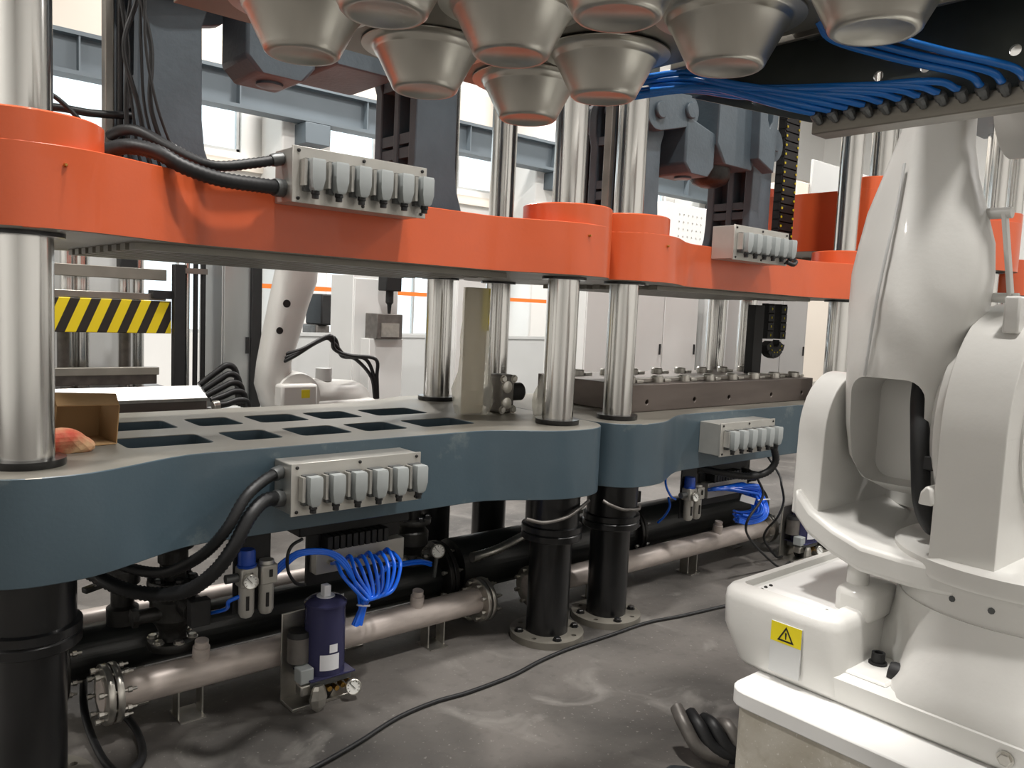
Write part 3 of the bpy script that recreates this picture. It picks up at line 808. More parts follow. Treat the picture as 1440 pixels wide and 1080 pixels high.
ob('cable_tie', MB().lathe([(0.024, 0), (0.026, 0), (0.026, 0.006), (0.024, 0.006)], tie, (0.2, 0.2, 1), 16, cap=False), 'whitelabel', m1)
for k in range(3):
    dz = 0.012 * k
    blue_tube(m1, [(1.217, 2.655, 0.525 + dz), (1.25, 2.645, 0.555 + dz), (1.30, 2.62, 0.595 + dz * 0.6), (1.40, 2.60, 0.585 + dz * 0.5), (1.47, 2.60, 0.52 + dz), (1.52, 2.605, 0.44), tuple(tie + Vector((-0.012 + 0.01 * k, 0.0, -0.01)))], 0.0066)
for k in range(2):
    dz = 0.012 * k
    blue_tube(m1, [tuple(tie + Vector((0.0, 0, -0.01))), (1.63, 2.66, 0.41), (1.73, 2.72, 0.445 + dz), tuple(A(560, 796, 2.80) + Vector((0, 0, dz))), tuple(A(590, 792, 2.85) + Vector((0, 0, dz))), tuple(A(606, 795, 2.9) + Vector((0, 0, dz)))], 0.0066)
blue_tube(m1, [A(276, 865, 2.9), A(295, 862, 2.8), A(318, 856, 2.72), (1.06, 2.675, 0.455), (1.092, 2.662, 0.47)], 0.0075)
m2, nx0, nx1, ny = manifold(PITCH, 'valve manifold with a thick coil of blue tubes under the die block', 1)
c2 = Vector((nx0 + 0.20, ny - 0.14, 0.45))
for i in range(14):
    vx = nx0 + 0.055 + (i % 10) * 0.03
    a = Vector((vx - 0.06, ny - 0.045, 0.52 - 0.006 * (i // 10)))
    rr = 0.07 + 0.011 * (i % 7); sx = random.uniform(-0.035, 0.035)
    pts = [a, a + Vector((0.02, -0.05, 0.012))]
    for k in range(9):
        an = math.radians(70 - 24 * k)
        pts.append(c2 + Vector((math.cos(an) * rr * 1.15 + 0.03, -0.02 + sx + 0.03 * math.sin(k), math.sin(an) * rr * 0.85 - 0.02)))
    blue_tube(m2, pts, 0.0075)
ob('cable_tie', MB().tube([c2 + Vector((0.09, -0.05, 0.0)), c2 + Vector((0.15, -0.06, 0.0)), c2 + Vector((0.22, -0.05, -0.01))], 0.004, 6), 'whitelabel', m2)
ob('paper_tag', MB().bar(c2 + Vector((-0.06, -0.03, 0.03)), c2 + Vector((0.04, -0.06, 0.0)), 0.004, 0.04), 'whitelabel', m2)
blue_tube(m2, [A(938, 660, 2.75), A(936, 680, 2.7), A(943, 697, 2.68), A(950, 702, 2.68)], 0.006)
blue_tube(m2, [A(925, 735, 2.9), A(935, 725, 2.86), A(942, 712, 2.82), A(940, 700, 2.8)], 0.007)

# lubrication pumps
def lube(cx, cy, label):
    t = thing('lubrication_pump', label, 'pump', (cx, cy, 0), 'grease pumps with violet reservoirs')
    ob('stand_plate', MB().box((cx - 0.14, cy + 0.07, 0.0), (cx + 0.085, cy + 0.078, 0.34)), 'zinc', t, bev=0.002)
    ob('base_foot', MB().box((cx - 0.14, cy - 0.03, 0.0), (cx + 0.10, cy + 0.07, 0.012)), 'zinc', t, bev=0.002)
    ob('pump_head', MB().box((cx - 0.085, cy - 0.06, 0.085), (cx + 0.085, cy + 0.06, 0.115)), 'plugdark', t, bev=0.006)
    pb = ob('pump_body', MB().lathe([(0.03, 0.012), (0.04, 0.03), (0.04, 0.085)], (cx + 0.0, cy + 0.01, 0), n=20), 'castblack', t)
    ob('flange_plate', MB().box((cx - 0.092, cy - 0.075, 0.115), (cx + 0.092, cy + 0.075, 0.122)), 'reservoir', t, bev=0.002)
    ob('grease', MB().lathe([(0.068, 0.124), (0.068, 0.31)], (cx, cy, 0), n=36), 'oil', t)
    rs = ob('reservoir', MB().lathe([(0.075, 0.122), (0.075, 0.375), (0.079, 0.377), (0.079, 0.386), (0.06, 0.40), (0.03, 0.406), (0.03, 0.403), (0.058, 0.397), (0.072, 0.384), (0.072, 0.122)], (cx, cy, 0), n=40, cap=False), 'reservoir', t)
    ob('filler_cap', MB().box((cx - 0.016, cy - 0.02, 0.405), (cx + 0.012, cy + 0.012, 0.45)), 'whitelabel', t, bev=0.003)
    ob('cap_rim', MB().lathe([(0.034, 0.398), (0.034, 0.408), (0.02, 0.409)], (cx, cy, 0), n=20), 'whitelabel', t)
    for (a0, a1, z0, z1, nm) in ((-118, -62, 0.145, 0.205, 'maker_label'), (-92, -68, 0.212, 0.243, 'small_label')):
        lb = MB(); n = 8; vs = []
        for k in range(n + 1):
            a = math.radians(a0 + (a1 - a0) * k / n - 12)
            for z in (z0, z1):
                vs.append((cx + 0.0758 * math.cos(a), cy + 0.0758 * math.sin(a), z))
        for k in range(n + 1):
            a = math.radians(a0 + (a1 - a0) * k / n - 12)
            for z in (z0, z1):
                vs.append((cx + 0.0765 * math.cos(a), cy + 0.0765 * math.sin(a), z))
        o2 = 2 * (n + 1); fs = []
        for k in range(n):
            fs.append((2 * k, 2 * k + 2, 2 * k + 3, 2 * k + 1)); fs.append((o2 + 2 * k, o2 + 2 * k + 2, o2 + 2 * k + 3, o2 + 2 * k + 1))
        lo = ob(nm, lb.add(vs, fs), 'whitelabel', rs, smooth=60)
    # marks on the label
    gauge('', '', (cx + 0.085, cy - 0.075, 0.055), (-0.25, -1, 0.2), 0.03, parent=t)
    ob('gauge_arm', MB().cyl((cx + 0.085, cy - 0.06, 0.055), (cx + 0.085, cy, 0.07), 0.01, 10), 'brass', t)
    ob('motor', MB().cyl((cx - 0.095, cy + 0.02, 0.17), (cx - 0.095, cy + 0.02, 0.265), 0.042, 20), 'gearbox', t)
    ob('motor_cap', MB().lathe([(0.044, 0.265), (0.038, 0.285)], (cx - 0.095, cy + 0.02, 0), n=20), 'blackmatt', t)
    jb = ob('terminal_box', MB().box((cx - 0.125, cy - 0.06, 0.11), (cx - 0.072, cy - 0.005, 0.165)), 'plug', t, bev=0.004)
    ob('elbow_block', MB().box((cx - 0.12, cy - 0.055, 0.06), (cx - 0.06, cy - 0.005, 0.105)), 'zinc', t, bev=0.008)
    ob('foil_bag', MB().loft([[Vector((cx - 0.06 + s * math.cos(a), cy - 0.075 + s * 0.5 * math.sin(a), z)) for a in [2 * math.pi * k / 7 for k in range(7)]] for s, z in ((0.006, 0.0), (0.03, 0.02), (0.036, 0.05), (0.028, 0.085), (0.02, 0.1))]), 'zinc', t, smooth=0)
    for q, (fx, fz) in enumerate(((0.0, 0.06), (0.03, 0.055), (0.055, 0.06))):
        ob('brass_nipple', MB().cyl((cx + fx, cy - 0.05, fz), (cx + fx, cy - 0.02, fz), 0.01, 8), 'brass', t)
    tg = ob('warning_plate', MB().box((cx + 0.062, cy + 0.068, 0.265), (cx + 0.115, cy + 0.07, 0.37)), 'whitebg', t)
    ws = ob('warning_sign', MB().box((cx + 0.066, cy + 0.0665, 0.30), (cx + 0.108, cy + 0.068, 0.34)), 'yellow', tg)
    ob('warning_triangle', MB().prism([(cx + 0.070, 0.306), (cx + 0.104, 0.306), (cx + 0.087, 0.335)], cy + 0.0655, cy + 0.0665, [[(cx + 0.0765, 0.310), (cx + 0.0975, 0.310), (cx + 0.087, 0.328)]], XZ), 'black_print', tg)
    return t
lube(1.425, 2.665, 'grease pump with violet reservoir and gauge before the pale pipe under the empty bolster')
lube(4.76, 2.60, 'grease pump with violet reservoir behind the robot base under the die block')

# loose cables
def cable(label, pts, r, m='rubber', name='cable'):
    p = spline(pts, 10)
    return tag(ob(name, MB().tube([q - p[0] for q in p], r, 8), m, smooth=60, origin=None), label, 'cable'), p[0]
def put_cable(*a, **k):
    o, p = cable(*a, **k); o.location = p; return o
fz = lambda x, y, z=0.009: oZ(x, y, 0) + Vector((0, 0, z))
put_cable('thin dark cable lying across the concrete floor before the press legs', [fz(430, 1090), fz(500, 1050), fz(560, 1012), fz(612, 990), fz(660, 976), fz(720, 953), fz(760, 932), fz(800, 915), fz(860, 895), fz(910, 878), fz(960, 868), fz(1030, 852), fz(1080, 842)], 0.008)
put_cable('black hose loop on the floor beside the first press leg', [fz(118, 985, 0.1), fz(118, 1015, 0.06), fz(128, 1045, 0.03), fz(150, 1080, 0.013), fz(175, 1095, 0.013), fz(200, 1070, 0.013), fz(192, 1035, 0.02), fz(165, 1018, 0.06), fz(140, 1012, 0.12)], 0.013)
put_cable('black cable curling above the blue tubes beside the regulator', [A(425, 758, 2.62), A(410, 768, 2.6), A(404, 785, 2.6), A(406, 805, 2.62), A(416, 820, 2.65), A(428, 822, 2.68)], 0.006)
put_cable('black cable hanging beside the blue coil to the far grease pump', [(4.30, 2.61, 0.698), A(1096, 668, 2.53), A(1099, 682, 2.5), A(1102, 705, 2.5), A(1093, 728, 2.52), A(1078, 745, 2.6), A(1075, 760, 2.66), (4.56, 2.66, 0.03), (4.625, 2.655, 0.02)], 0.007)
put_cable('thin black cable dropping past the far pale pipe', [(4.0, 2.485, 0.625), (4.03, 2.46, 0.52), A(1050, 735, 2.47), A(1056, 760, 2.52), (4.36, 2.56, 0.05), (4.46, 2.56, 0.007), (4.60, 2.585, 0.007)], 0.007)
put_cable('grey cable draped around the first press right leg', [A(740, 730, 2.50), A(765, 735, 2.47), A(795, 728, 2.47), A(815, 715, 2.49), A(828, 704, 2.55)], 0.008, 'gearbox')
def hug(p, cx, cy, r=0.1345):                       # keep a point on or outside a leg's surface
    d = Vector((p.x - cx, p.y - cy, 0))
    return p if d.length >= r else Vector((cx, cy, p.z)) + d.normalized() * r
put_cable('grey cable draped around the second press left leg', [hug(q_, X0 + PITCH, Y0) for q_ in spline([A(848, 704, 2.50), A(860, 711, 2.47), A(880, 717, 2.48), A(900, 712, 2.58)], 6)], 0.008, 'gearbox')

# ================================================================== ROBOT
RB = thing('industrial_robot', 'large white industrial robot with open yoke standing on the concrete pedestal', 'robot', (2.65, 0.97, 0.42))
HP = 0.42
# pedestal
tp = thing('robot_pedestal', 'stained white concrete pedestal under the white robot base', 'pedestal', (2.75, 0.7, 0))
ob('block', MB().prism(rrect(2.05, 3.5, -0.3, 1.30, 0.05), 0, HP - 0.05), 'pedestal', tp, bev=0.01)
ob('top_slab', MB().prism(rrect(2.03, 3.52, -0.32, 1.315, 0.06), HP - 0.05, HP - 0.001), 'whitebg', tp, bev=0.008)
# base casting
JX, JY = 2.62, 0.74
def rbox(x0, x1, y0, y1, r, z): return [Vector((p[0], p[1], z)) for p in rrect(x0, x1, y0, y1, r, 6)]
b = MB()
b.loft([rbox(2.205, 3.15, 0.0, 1.30, 0.06, HP), rbox(2.195, 3.16, -0.01, 1.31, 0.06, HP + 0.012), rbox(2.19, 3.16, -0.01, 1.31, 0.06, HP + 0.075), rbox(2.21, 3.14, 0.01, 1.30, 0.06, HP + 0.09)])
base = ob('base', b, 'white', RB, smooth=50)
b = MB()
rr = []
for x0, y0, z, r in ((2.20, 1.03, HP + 0.004, 0.05), (2.186, 1.035, HP + 0.02, 0.055), (2.18, 1.045, HP + 0.12, 0.055), (2.177, 1.055, HP + 0.20, 0.055), (2.182, 1.06, HP + 0.225, 0.05), (2.197, 1.073, HP + 0.24, 0.045), (2.245, 1.115, HP + 0.243, 0.02), (2.25, 1.12, HP + 0.222, 0.02)):
    rr.append(rbox(x0, 3.16, y0, 1.46 + (2.177 - x0) * 0.6 - (0.05 if z < HP + 0.03 else 0), r, z))
b.loft(rr)
ob('cable_box', b, 'white', base, smooth=50)
ob('cover_panel', MB().prism(rrect(2.262, 2.95, 1.132, 1.395, 0.012), HP + 0.222, HP + 0.226), 'whitebg', base, bev=0.001, seg=1)
for x, y in ((2.28, 1.15), (2.28, 1.37), (2.31, 1.375), (2.34, 1.375), (2.55, 1.15), (2.9, 1.375)):
    inst('cover_screw', SCREW, base, (x, y, HP + 0.226))
# riser of the base under the slewing ring, hollowed beside the foot bolt
b = MB(); rings = []
for r, z, k in ((0.47, HP + 0.06, 1.0), (0.455, HP + 0.10, 1.0), (0.41, HP + 0.15, 0.8), (0.36, HP + 0.21, 0.4), (0.335, HP + 0.26, 0.1), (0.325, HP + 0.31, 0)):
    ring = []
    for q in range(72):
        a = 2 * math.pi * q / 72
        d = math.degrees(a) - 134
        ring.append(Vector((max(2.195, JX + r * math.cos(a) * (1 - 0.27 * k * math.exp(-(d / 17) ** 2))), JY + r * math.sin(a) * (1 - 0.27 * k * math.exp(-(d / 17) ** 2)), z)))
    rings.append(ring)
b.loft(rings)
ob('riser', b, 'white', base, smooth=60)
ft = ob('foot_pad', MB().box((2.215, 0.93, HP + 0.085), (2.42, 1.05, HP + 0.10)), 'white', base, bev=0.008)
BIGB = meshdata('foot_bolt_mesh', MB().lathe([(0.026, 0), (0.026, 0.006), (0.019, 0.006), (0.019, 0.034), (0.012, 0.034), (0.012, 0.026)], (0, 0, 0), n=16), 'blackmatt')
inst('foot_bolt', BIGB, base, (2.335, 1.01, HP + 0.10))
ob('cable_plug', MB().lathe([(0.024, 0), (0.028, 0.01), (0.03, 0.035), (0.022, 0.04), (0.02, 0.09), (0.014, 0.095)], (2.285, 0.955, HP + 0.115), (0.18, -1, -0.12), 16), 'blackmatt', base)
for y in (0.62, 0.45):
    inst('plug_screw', BOLT_Z, base, (2.19, y, HP + 0.04), FXN)
# warning label on the base flank
lp = MB().box((2.173, 1.165, HP + 0.03), (2.178, 1.265, HP + 0.185))
lab = ob('label_plate', lp, 'offwhite', base)
ob('label_sign', MB().box((2.1725, 1.165, HP + 0.125), (2.1735, 1.265, HP + 0.185)), 'yellow', lab)
ob('label_triangle', MB().prism([(1.188, HP + 0.132), (1.242, HP + 0.132), (1.215, HP + 0.179)], 2.1715, 2.1725, [[(1.196, HP + 0.137), (1.234, HP + 0.137), (1.215, HP + 0.170)]], YZ), 'black_print', lab)
ob('label_mark', MB().prism([(1.2165, HP + 0.140), (1.2135, HP + 0.140), (1.212, HP + 0.160), (1.218, HP + 0.160)], 2.1715, 2.1725, (), YZ), 'black_print', lab)
# slewing ring
ob('turret_skirt', MB().lathe([(0.31, HP + 0.395), (0.34, HP + 0.40), (0.345, HP + 0.41), (0.345, HP + 0.45), (0.33, HP + 0.46)], (JX, JY, 0), n=56), 'white', RB)
rg = ob('slewing_ring', MB().lathe([(0.315, HP + 0.30), (0.32, HP + 0.305), (0.32, HP + 0.395), (0.315, HP + 0.40)], (JX, JY, 0), n=64), 'white', RB)
for k in range(20):
    a = math.radians(18 * k + 4)
    d = Vector((math.cos(a), math.sin(a), 0))
    ob('ring_bolt', MB().lathe([(0.009, 0), (0.009, 0.003)], Vector((JX, JY, HP + 0.36)) + d * 0.319, d, 8), 'plugdark', rg)
# turret: drum on the -Y side, cheek on the +Y side, floor between
tur = MB(); CX, CZ = 2.67, 1.225
def turret_outline(r, xl, xr, zb, cz=CZ, cx=CX):
    pts = [(xl + 0.03, zb), (xr, zb), (xr, cz)]
    for k in range(0, 25):
        a = math.pi * k / 24
        pts.append((cx + r * math.cos(a), cz + r * math.sin(a)))
    pts += [(xl, cz - 0.12), (xl, zb + 0.06)]
    return pts
drum = ob('drum_housing', MB().prism(turret_outline(0.36, 2.312, 3.02, 0.815), 0.725, 0.89, (), XZ), 'white', RB, bev=0.065, seg=5, smooth=50)
ob('drum_inner_boss', MB().lathe([(0.31, 0), (0.30, 0.03), (0.27, 0.05)], (CX, 0.90, CZ), (0, 1, 0), 48), 'white', drum)
ob('fan_recess', MB().lathe([(0.26, 0), (0.26, 0.012), (0.242, 0.012), (0.238, -0.002), (0.02, -0.002)], (CX, 0.73, CZ), (0, -1, 0), 48, cap=False), 'white', drum)
for k in range(9):
    zf = CZ - 0.19 + 0.047 * k
    w = math.sqrt(max(0.001, 0.218 ** 2 - (zf - CZ) ** 2))
    ob('cooling_fin', MB().box((CX - w, 0.70, zf - 0.009), (CX + w, 0.75, zf + 0.009)), 'white', drum, bev=0.004)
ck = [(2.36, 0.90), (2.46, 0.855), (2.9, 0.855), (2.9, 1.1)]
cz_, cx_, r_ = 1.165, 2.55, 0.185
for k in range(0, 17):
    a = math.pi * k / 16
    ck.append((cx_ + r_ * math.cos(a), cz_ + r_ * math.sin(a)))
cheek = ob('cheek', MB().prism(ck, 1.245, 1.335, (), XZ), 'white', RB, bev=0.03, seg=3, smooth=50)
ob('axis_cover', MB().lathe([(0.14, 0), (0.14, 0.015), (0.11, 0.045), (0.04, 0.055)], (cx_, 1.33, cz_), (0, 1, 0), 40), 'white', cheek)
# curved floor of the yoke
fl = MB(); rings = []
prof = [(0.50, 0.825), (0.735, 0.812), (0.80, 0.805), (0.95, 0.80), (1.08, 0.805), (1.18, 0.83), (1.26, 0.872), (1.315, 0.93)]
def band(x, th):
    return [Vector((x, y, z + th)) for y, z in prof]
n = len(prof)
vs = []
for x in (2.31, 2.33, 2.98):
    top = 0.055
    for y, z in prof: vs.append((x + (0.02 if y > 1.1 else 0), y, z - 0.025))
    for y, z in prof: vs.append((x + (0.02 if y > 1.1 else 0), y, z + top))
fs = []
for s in range(2):
    for i in range(n - 1):
        a0, a1 = s * 2 * n, (s + 1) * 2 * n
        fs.append((a0 + i, a0 + i + 1, a1 + i + 1, a1 + i)); fs.append((a0 + n + i, a1 + n + i, a1 + n + i + 1, a0 + n + i + 1))
for s in (0, 2):
    for i in range(n - 1): fs.append((s * 2 * n + i, s * 2 * n + n + i, s * 2 * n + n + i + 1, s * 2 * n + i + 1))
for s in range(2):
    a0, a1 = s * 2 * n, (s + 1) * 2 * n
    fs.append((a0, a1, a1 + n, a0 + n)); fs.append((a0 + n - 1, a0 + 2 * n - 1, a1 + 2 * n - 1, a1 + n - 1))
ob('yoke_floor', fl.add(vs, fs), 'white', RB, bev=0.015, seg=3, smooth=60)
ob('yoke_back', MB().prism([(0.90, 0.86), (1.26, 0.90), (1.26, 1.12), (0.90, 1.2)], 2.82, 2.88, (), YZ), 'white', RB, bev=0.01)  # added plate, closes the yoke from behind to keep its hollow darker
ob('lug', MB().prism([(0.885, 1.02), (0.925, 1.02), (0.92, 1.055), (0.905, 1.075), (0.89, 1.065)], 2.295, 2.40, (), YZ), 'white', drum, bev=0.006)
# stop peg and buffer under the yoke
ob('stop_peg', MB().cyl((2.40, 1.12, HP + 0.30), (2.40, 1.12, 0.82), 0.032, 20), 'white', RB)
ob('stop_block', MB().box((2.33, 1.04, HP + 0.20), (2.52, 1.16, HP + 0.30)), 'white', base, bev=0.025, seg=3)
# lower arm: lofted casting, recess cut into its foot
def sect(z, y0, y1, xf, xb, n=36, e=0.62, ridge=0.0):
    out = []
    cy, hy = (y0 + y1) / 2, (y1 - y0) / 2
    cxx, hx = (xf + xb) / 2, (xb - xf) / 2
    for k in range(n):
        a = 2 * math.pi * k / n
        c, s = math.cos(a), math.sin(a)
        yy = math.copysign(abs(c) ** e, c); xx = math.copysign(abs(s) ** e, s)
        dx = -ridge * max(0, 1 - abs(yy) * 1.5) if xx < 0 else 0
        out.append(Vector((cxx + hx * xx + dx, cy + hy * yy, z)))
    return out
am = MB()
for_arm = [(0.99, 1.02, 1.15, 2.56, 2.7, 0), (1.03, 0.975, 1.205, 2.47, 2.76, 0), (1.1, 0.95, 1.23, 2.415, 2.78, 0), (1.2, 0.94, 1.24, 2.39, 2.78, 0), (1.3, 0.93, 1.245, 2.385, 2.74, 0), (1.38, 0.915, 1.245, 2.385, 2.7, 0.01), (1.46, 0.9, 1.245, 2.38, 2.66, 0.02), (1.5602, 0.8757, 1.2502, 2.385, 2.63, 0.03), (1.6616, 0.867, 1.2531, 2.4, 2.61, 0.035), (1.7552, 0.8801, 1.2477, 2.425, 2.62, 0.035), (1.8513, 0.9148, 1.2404, 2.455, 2.63, 0.03), (1.9498, 0.9542, 1.219, 2.485, 2.65, 0.025), (2.0494, 0.9829, 1.1942, 2.51, 2.67, 0.02), (2.1389, 0.996, 1.1771, 2.53, 2.7, 0.015), (2.2484, 0.9946, 1.1764, 2.54, 2.76, 0), (2.3911, 0.9709, 1.1672, 2.52, 2.86, 0), (2.5208, 1.0103, 1.1732, 2.58, 2.8, 0)]
am.loft([sect(z, a, b_, f, k, ridge=rd) for z, a, b_, f, k, rd in for_arm])
arm = ob('lower_arm', am, 'white', RB, smooth=70)
cut = MB().prism(rrect(0.975, 1.19, 1.025, 1.352, 0.05, 6), 2.30, 2.60, (), YZ)
cme = meshdata('arm_recess_cutter', cut, 'white', RB.location, 0)
co = bpy.data.objects.new('arm_recess_cutter', cme); COL.objects.link(co); co.location = RB.location
bo = arm.modifiers.new('recess', 'BOOLEAN'); bo.operation = 'DIFFERENCE'; bo.object = co; bo.solver = 'EXACT'
dg = bpy.context.evaluated_depsgraph_get()
nme = bpy.data.meshes.new_from_object(arm.evaluated_get(dg))
arm.modifiers.clear(); arm.data = nme
bpy.data.objects.remove(co)
me = arm.data
me.shade_smooth(); me.set_sharp_from_angle(angle=math.radians(50))
seam = [oX(1272, 230, 2.462), oX(1262, 290, 2.42), oX(1248, 350, 2.375), oX(1237, 400, 2.358), oX(1228, 450, 2.353), oX(1220, 500, 2.365), oX(1216, 528, 2.378)]
ob('casting_seam', MB().tube(spline(seam, 6), 0.005, 6), 'offwhite', arm, smooth=60)
ob('cable_in_yoke', MB().tube(spline([(2.52, 1.03, 1.40), (2.46, 1.01, 1.30), (2.42, 0.985, 1.20), (2.42, 0.975, 1.10), (2.43, 0.965, 1.0), (2.46, 0.945, 0.93), (2.56, 0.93, 0.9)], 8), 0.026, 12), 'rubber', RB, smooth=60)
ob('cable_clamp', MB().box((2.40, 0.93, 1.10), (2.47, 0.975, 1.14)), 'blackmatt', RB, bev=0.004)
# bracket bars on the arm flank
br = ob('side_bracket', MB().bar((2.57, 0.87, 1.84), (2.56, 0.83, 1.60), 0.03, 0.012), 'white', arm, bev=0.003)
ob('bracket_eye', MB().cyl((2.57, 0.85, 1.84), (2.57, 0.93, 1.84), 0.016, 12), 'white', br); ob('bracket_eye', MB().cyl((2.56, 0.81, 1.60), (2.56, 0.89, 1.60), 0.014, 12), 'white', br)
ob('bracket_arm', MB().bar((2.45, 0.87, 1.475), (2.45, 0.68, 1.475), 0.05, 0.022), 'white', arm, bev=0.006)
ob('bracket_post', MB().box((2.42, 0.76, 1.50), (2.48, 0.80, 1.60)), 'white', drum, bev=0.006)
# elbow, upper arm, wrist
el = ob('elbow', MB().cyl((2.68, 0.86, 2.43), (2.68, 1.22, 2.43), 0.19, 40), 'white', RB, bev=0.03, seg=3)
ob('elbow_motor', MB().lathe([(0.16, 0), (0.16, 0.10), (0.13, 0.14), (0.12, 0.32), (0.10, 0.34)], (2.62, 0.89, 2.16), (0, -1, 0), 36), 'white', RB)
ob('elbow_flange', MB().box((2.50, 0.78, 2.06), (2.80, 0.85, 2.46)), 'white', RB, bev=0.03, seg=3)
ob('motor_cover', MB().lathe([(0.10, 0), (0.10, 0.16), (0.07, 0.19)], (2.56, 0.77, 1.97), (0, -1, 0), 28), 'plugdark', RB)
ua = MB()
rings = []
for x, hy, hz, cz in ((2.82, 0.13, 0.14, 2.48), (2.66, 0.16, 0.17, 2.49), (2.3, 0.14, 0.14, 2.48), (1.9, 0.11, 0.105, 2.53), (1.45, 0.09, 0.085, 2.565), (1.30, 0.085, 0.08, 2.575)):
    rings.append([Vector((x, 1.0 + hy * math.cos(a), cz + hz * math.sin(a))) for a in [2 * math.pi * k / 28 for k in range(28)]])
ob('upper_arm', ua.loft(rings), 'white', RB, smooth=60)
ob('wrist', MB().lathe([(0.085, 0), (0.085, 0.12), (0.07, 0.16)], (1.27, 1.0, 2.60), (0, 0, -1), 32).cyl((1.27, 0.92, 2.575), (1.27, 1.08, 2.575), 0.085, 32), 'white', RB)
ob('tool_flange', MB().lathe([(0.08, 2.44), (0.08, 2.412)], (1.27, 1.0, 0), n=32), 'zinc', RB)

# ================================================================== GRIPPER AND BOWLS
GZ = 2.02
BP = [(1.435, 0.724), (1.439, 1.038), (1.080, 1.013), (1.099, 1.323), (1.454, 1.396), (1.485, 1.705), (1.133, 1.685), (0.788, 1.310), (0.798, 1.654)]
bprof = [(0.0005, 0.004), (0.058, 0.004), (0.064, 0.0), (0.073, 0.0), (0.079, 0.005), (0.082, 0.012), (0.117, 0.080), (0.1215, 0.083), (0.123, 0.086), (0.1265, 0.097), (0.130, 0.0995), (0.135, 0.1005), (0.154, 0.1015), (0.1545, 0.104), (0.134, 0.103), (0.125, 0.0985), (0.1215, 0.087), (0.1155, 0.082), (0.0805, 0.014), (0.072, 0.0035), (0.0005, 0.0065)]
BOWL = meshdata('bowl_mesh', MB().lathe(bprof, (0, 0, 0), n=56, cap=False), 'alu', smooth=50)
BL = ['aluminium bowl hanging before the dark web beam with light holes', 'aluminium bowl partly covering the ends of the blue tube bundle', 'aluminium bowl showing little but its base, wedged beside the bowl at the blue tubes',
      'aluminium bowl touching the lowest-hanging bowl from above', 'aluminium bowl in front of the two chromed columns between the presses', 'lowest-hanging aluminium bowl, above the orange boss of the first press', 'aluminium bowl in front of the windowed connecting rod',
      'aluminium bowl showing little but its base, wedged beside the bowl at the crosshead block', 'aluminium bowl in front of the angular crosshead block']
for (x, y), l in zip(BP, BL):
    o = bpy.data.objects.new('metal_bowl', BOWL); COL.objects.link(o); o.location = (x, y, GZ); o.rotation_euler = (random.uniform(-0.015, 0.015), random.uniform(-0.015, 0.015), random.random() * 6)
    WO[o.name] = o.location.copy()
    tag(o, l, 'bowl', 'aluminium bowls held by the gripper')
G = thing('suction_gripper', 'dark steel gripper frame holding aluminium bowls with blue tubes along its bar', 'gripper', (1.27, 1.0, 2.41))
ob('gripper_plate', MB().box((0.60, 0.40, GZ + 0.108), (1.63, 1.865, GZ + 0.126)), 'aluplate', G, bev=0.002)
ob('mounting_post', MB().box((1.19, 0.92, GZ + 0.126), (1.35, 1.08, 2.411)), 'zinc', G, bev=0.006)
for y in (0.55, 1.0, 1.5): ob('cross_beam', MB().box((0.60, y - 0.03, GZ + 0.126), (1.748, y + 0.03, GZ + 0.186)), 'greensteel', G, bev=0.003)
CUP = meshdata('suction_cup_mesh', MB().lathe([(0.012, 0.114), (0.012, 0.06), (0.03, 0.045), (0.026, 0.038), (0.034, 0.028), (0.03, 0.02), (0.042, 0.0075)], (0, 0, GZ), n=20), 'rubber')
for x, y in BP: inst('suction_cup', CUP, G, (x, y, 0))
# side beam with holes, bottom bar
hl = []
for y in (0.45, 0.602, 0.768, 0.866, 1.02, 1.17):
    hl.append([(y + 0.011 * math.cos(a), 2.04 + 0.011 * math.sin(a)) for a in [2 * math.pi * k / 14 for k in range(14)]])
ob('side_web', MB().prism([(0.30, 1.965), (1.02, 1.965), (1.36, 2.075), (1.36, 2.185), (0.30, 2.185)], 1.75, 1.758, hl, YZ), 'greensteel', G, smooth=0)
ob('side_flange', MB().box((1.66, 0.30, 2.178), (1.80, 1.36, 2.187)), 'greensteel', G, bev=0.002)
ob('edge_strip', MB().box((1.655, 0.30, 2.125), (1.668, 1.36, 2.187)), 'framealu', G, bev=0.002)
ob('manifold_bar', MB().box((1.735, 0.28, 1.932), (1.80, 1.005, 1.968)), 'framealu', G, bev=0.003)
FIT = meshdata('elbow_fitting_mesh', MB().lathe([(0.009, 0), (0.009, 0.012), (0.012, 0.013), (0.012, 0.026), (0.008, 0.03)], (0, 0, 0), n=10), 'plugdark')
nf = 15
fy = [0.985 - 0.038 * k for k in range(nf)]
for k in range(nf):
    inst('tube_fitting', FIT, G, (1.735, fy[k], 1.957), (0, math.radians(-60), 0))
for k in range(9):
    e = Vector((1.712, fy[k], 1.972))
    s = Vector((1.655 + 0.01 * (k % 3), 1.42 + 0.012 * k, 2.085 + 0.013 * (k % 4)))
    blue_tube(G, [s, s + Vector((0.03, -0.10 - 0.01 * k, -0.004)), (s + e) / 2 + Vector((0.0, 0.02, 0.03 - 0.004 * k)), e + Vector((-0.03, 0.07, 0.022)), e], 0.0075, 'tubedark')
for k, (yo) in enumerate((0.93, 0.89, 0.84)):
    e = Vector((1.712, fy[9 + k], 1.972))
    s = Vector((1.60, yo, 2.13))
    blue_tube(G, [s, s + Vector((0.03, -0.02, -0.035)), (s + e) / 2 + Vector((-0.0, 0.0, -0.012)), e + Vector((-0.03, 0.02, 0.02)), e], 0.0075, 'tubedark')
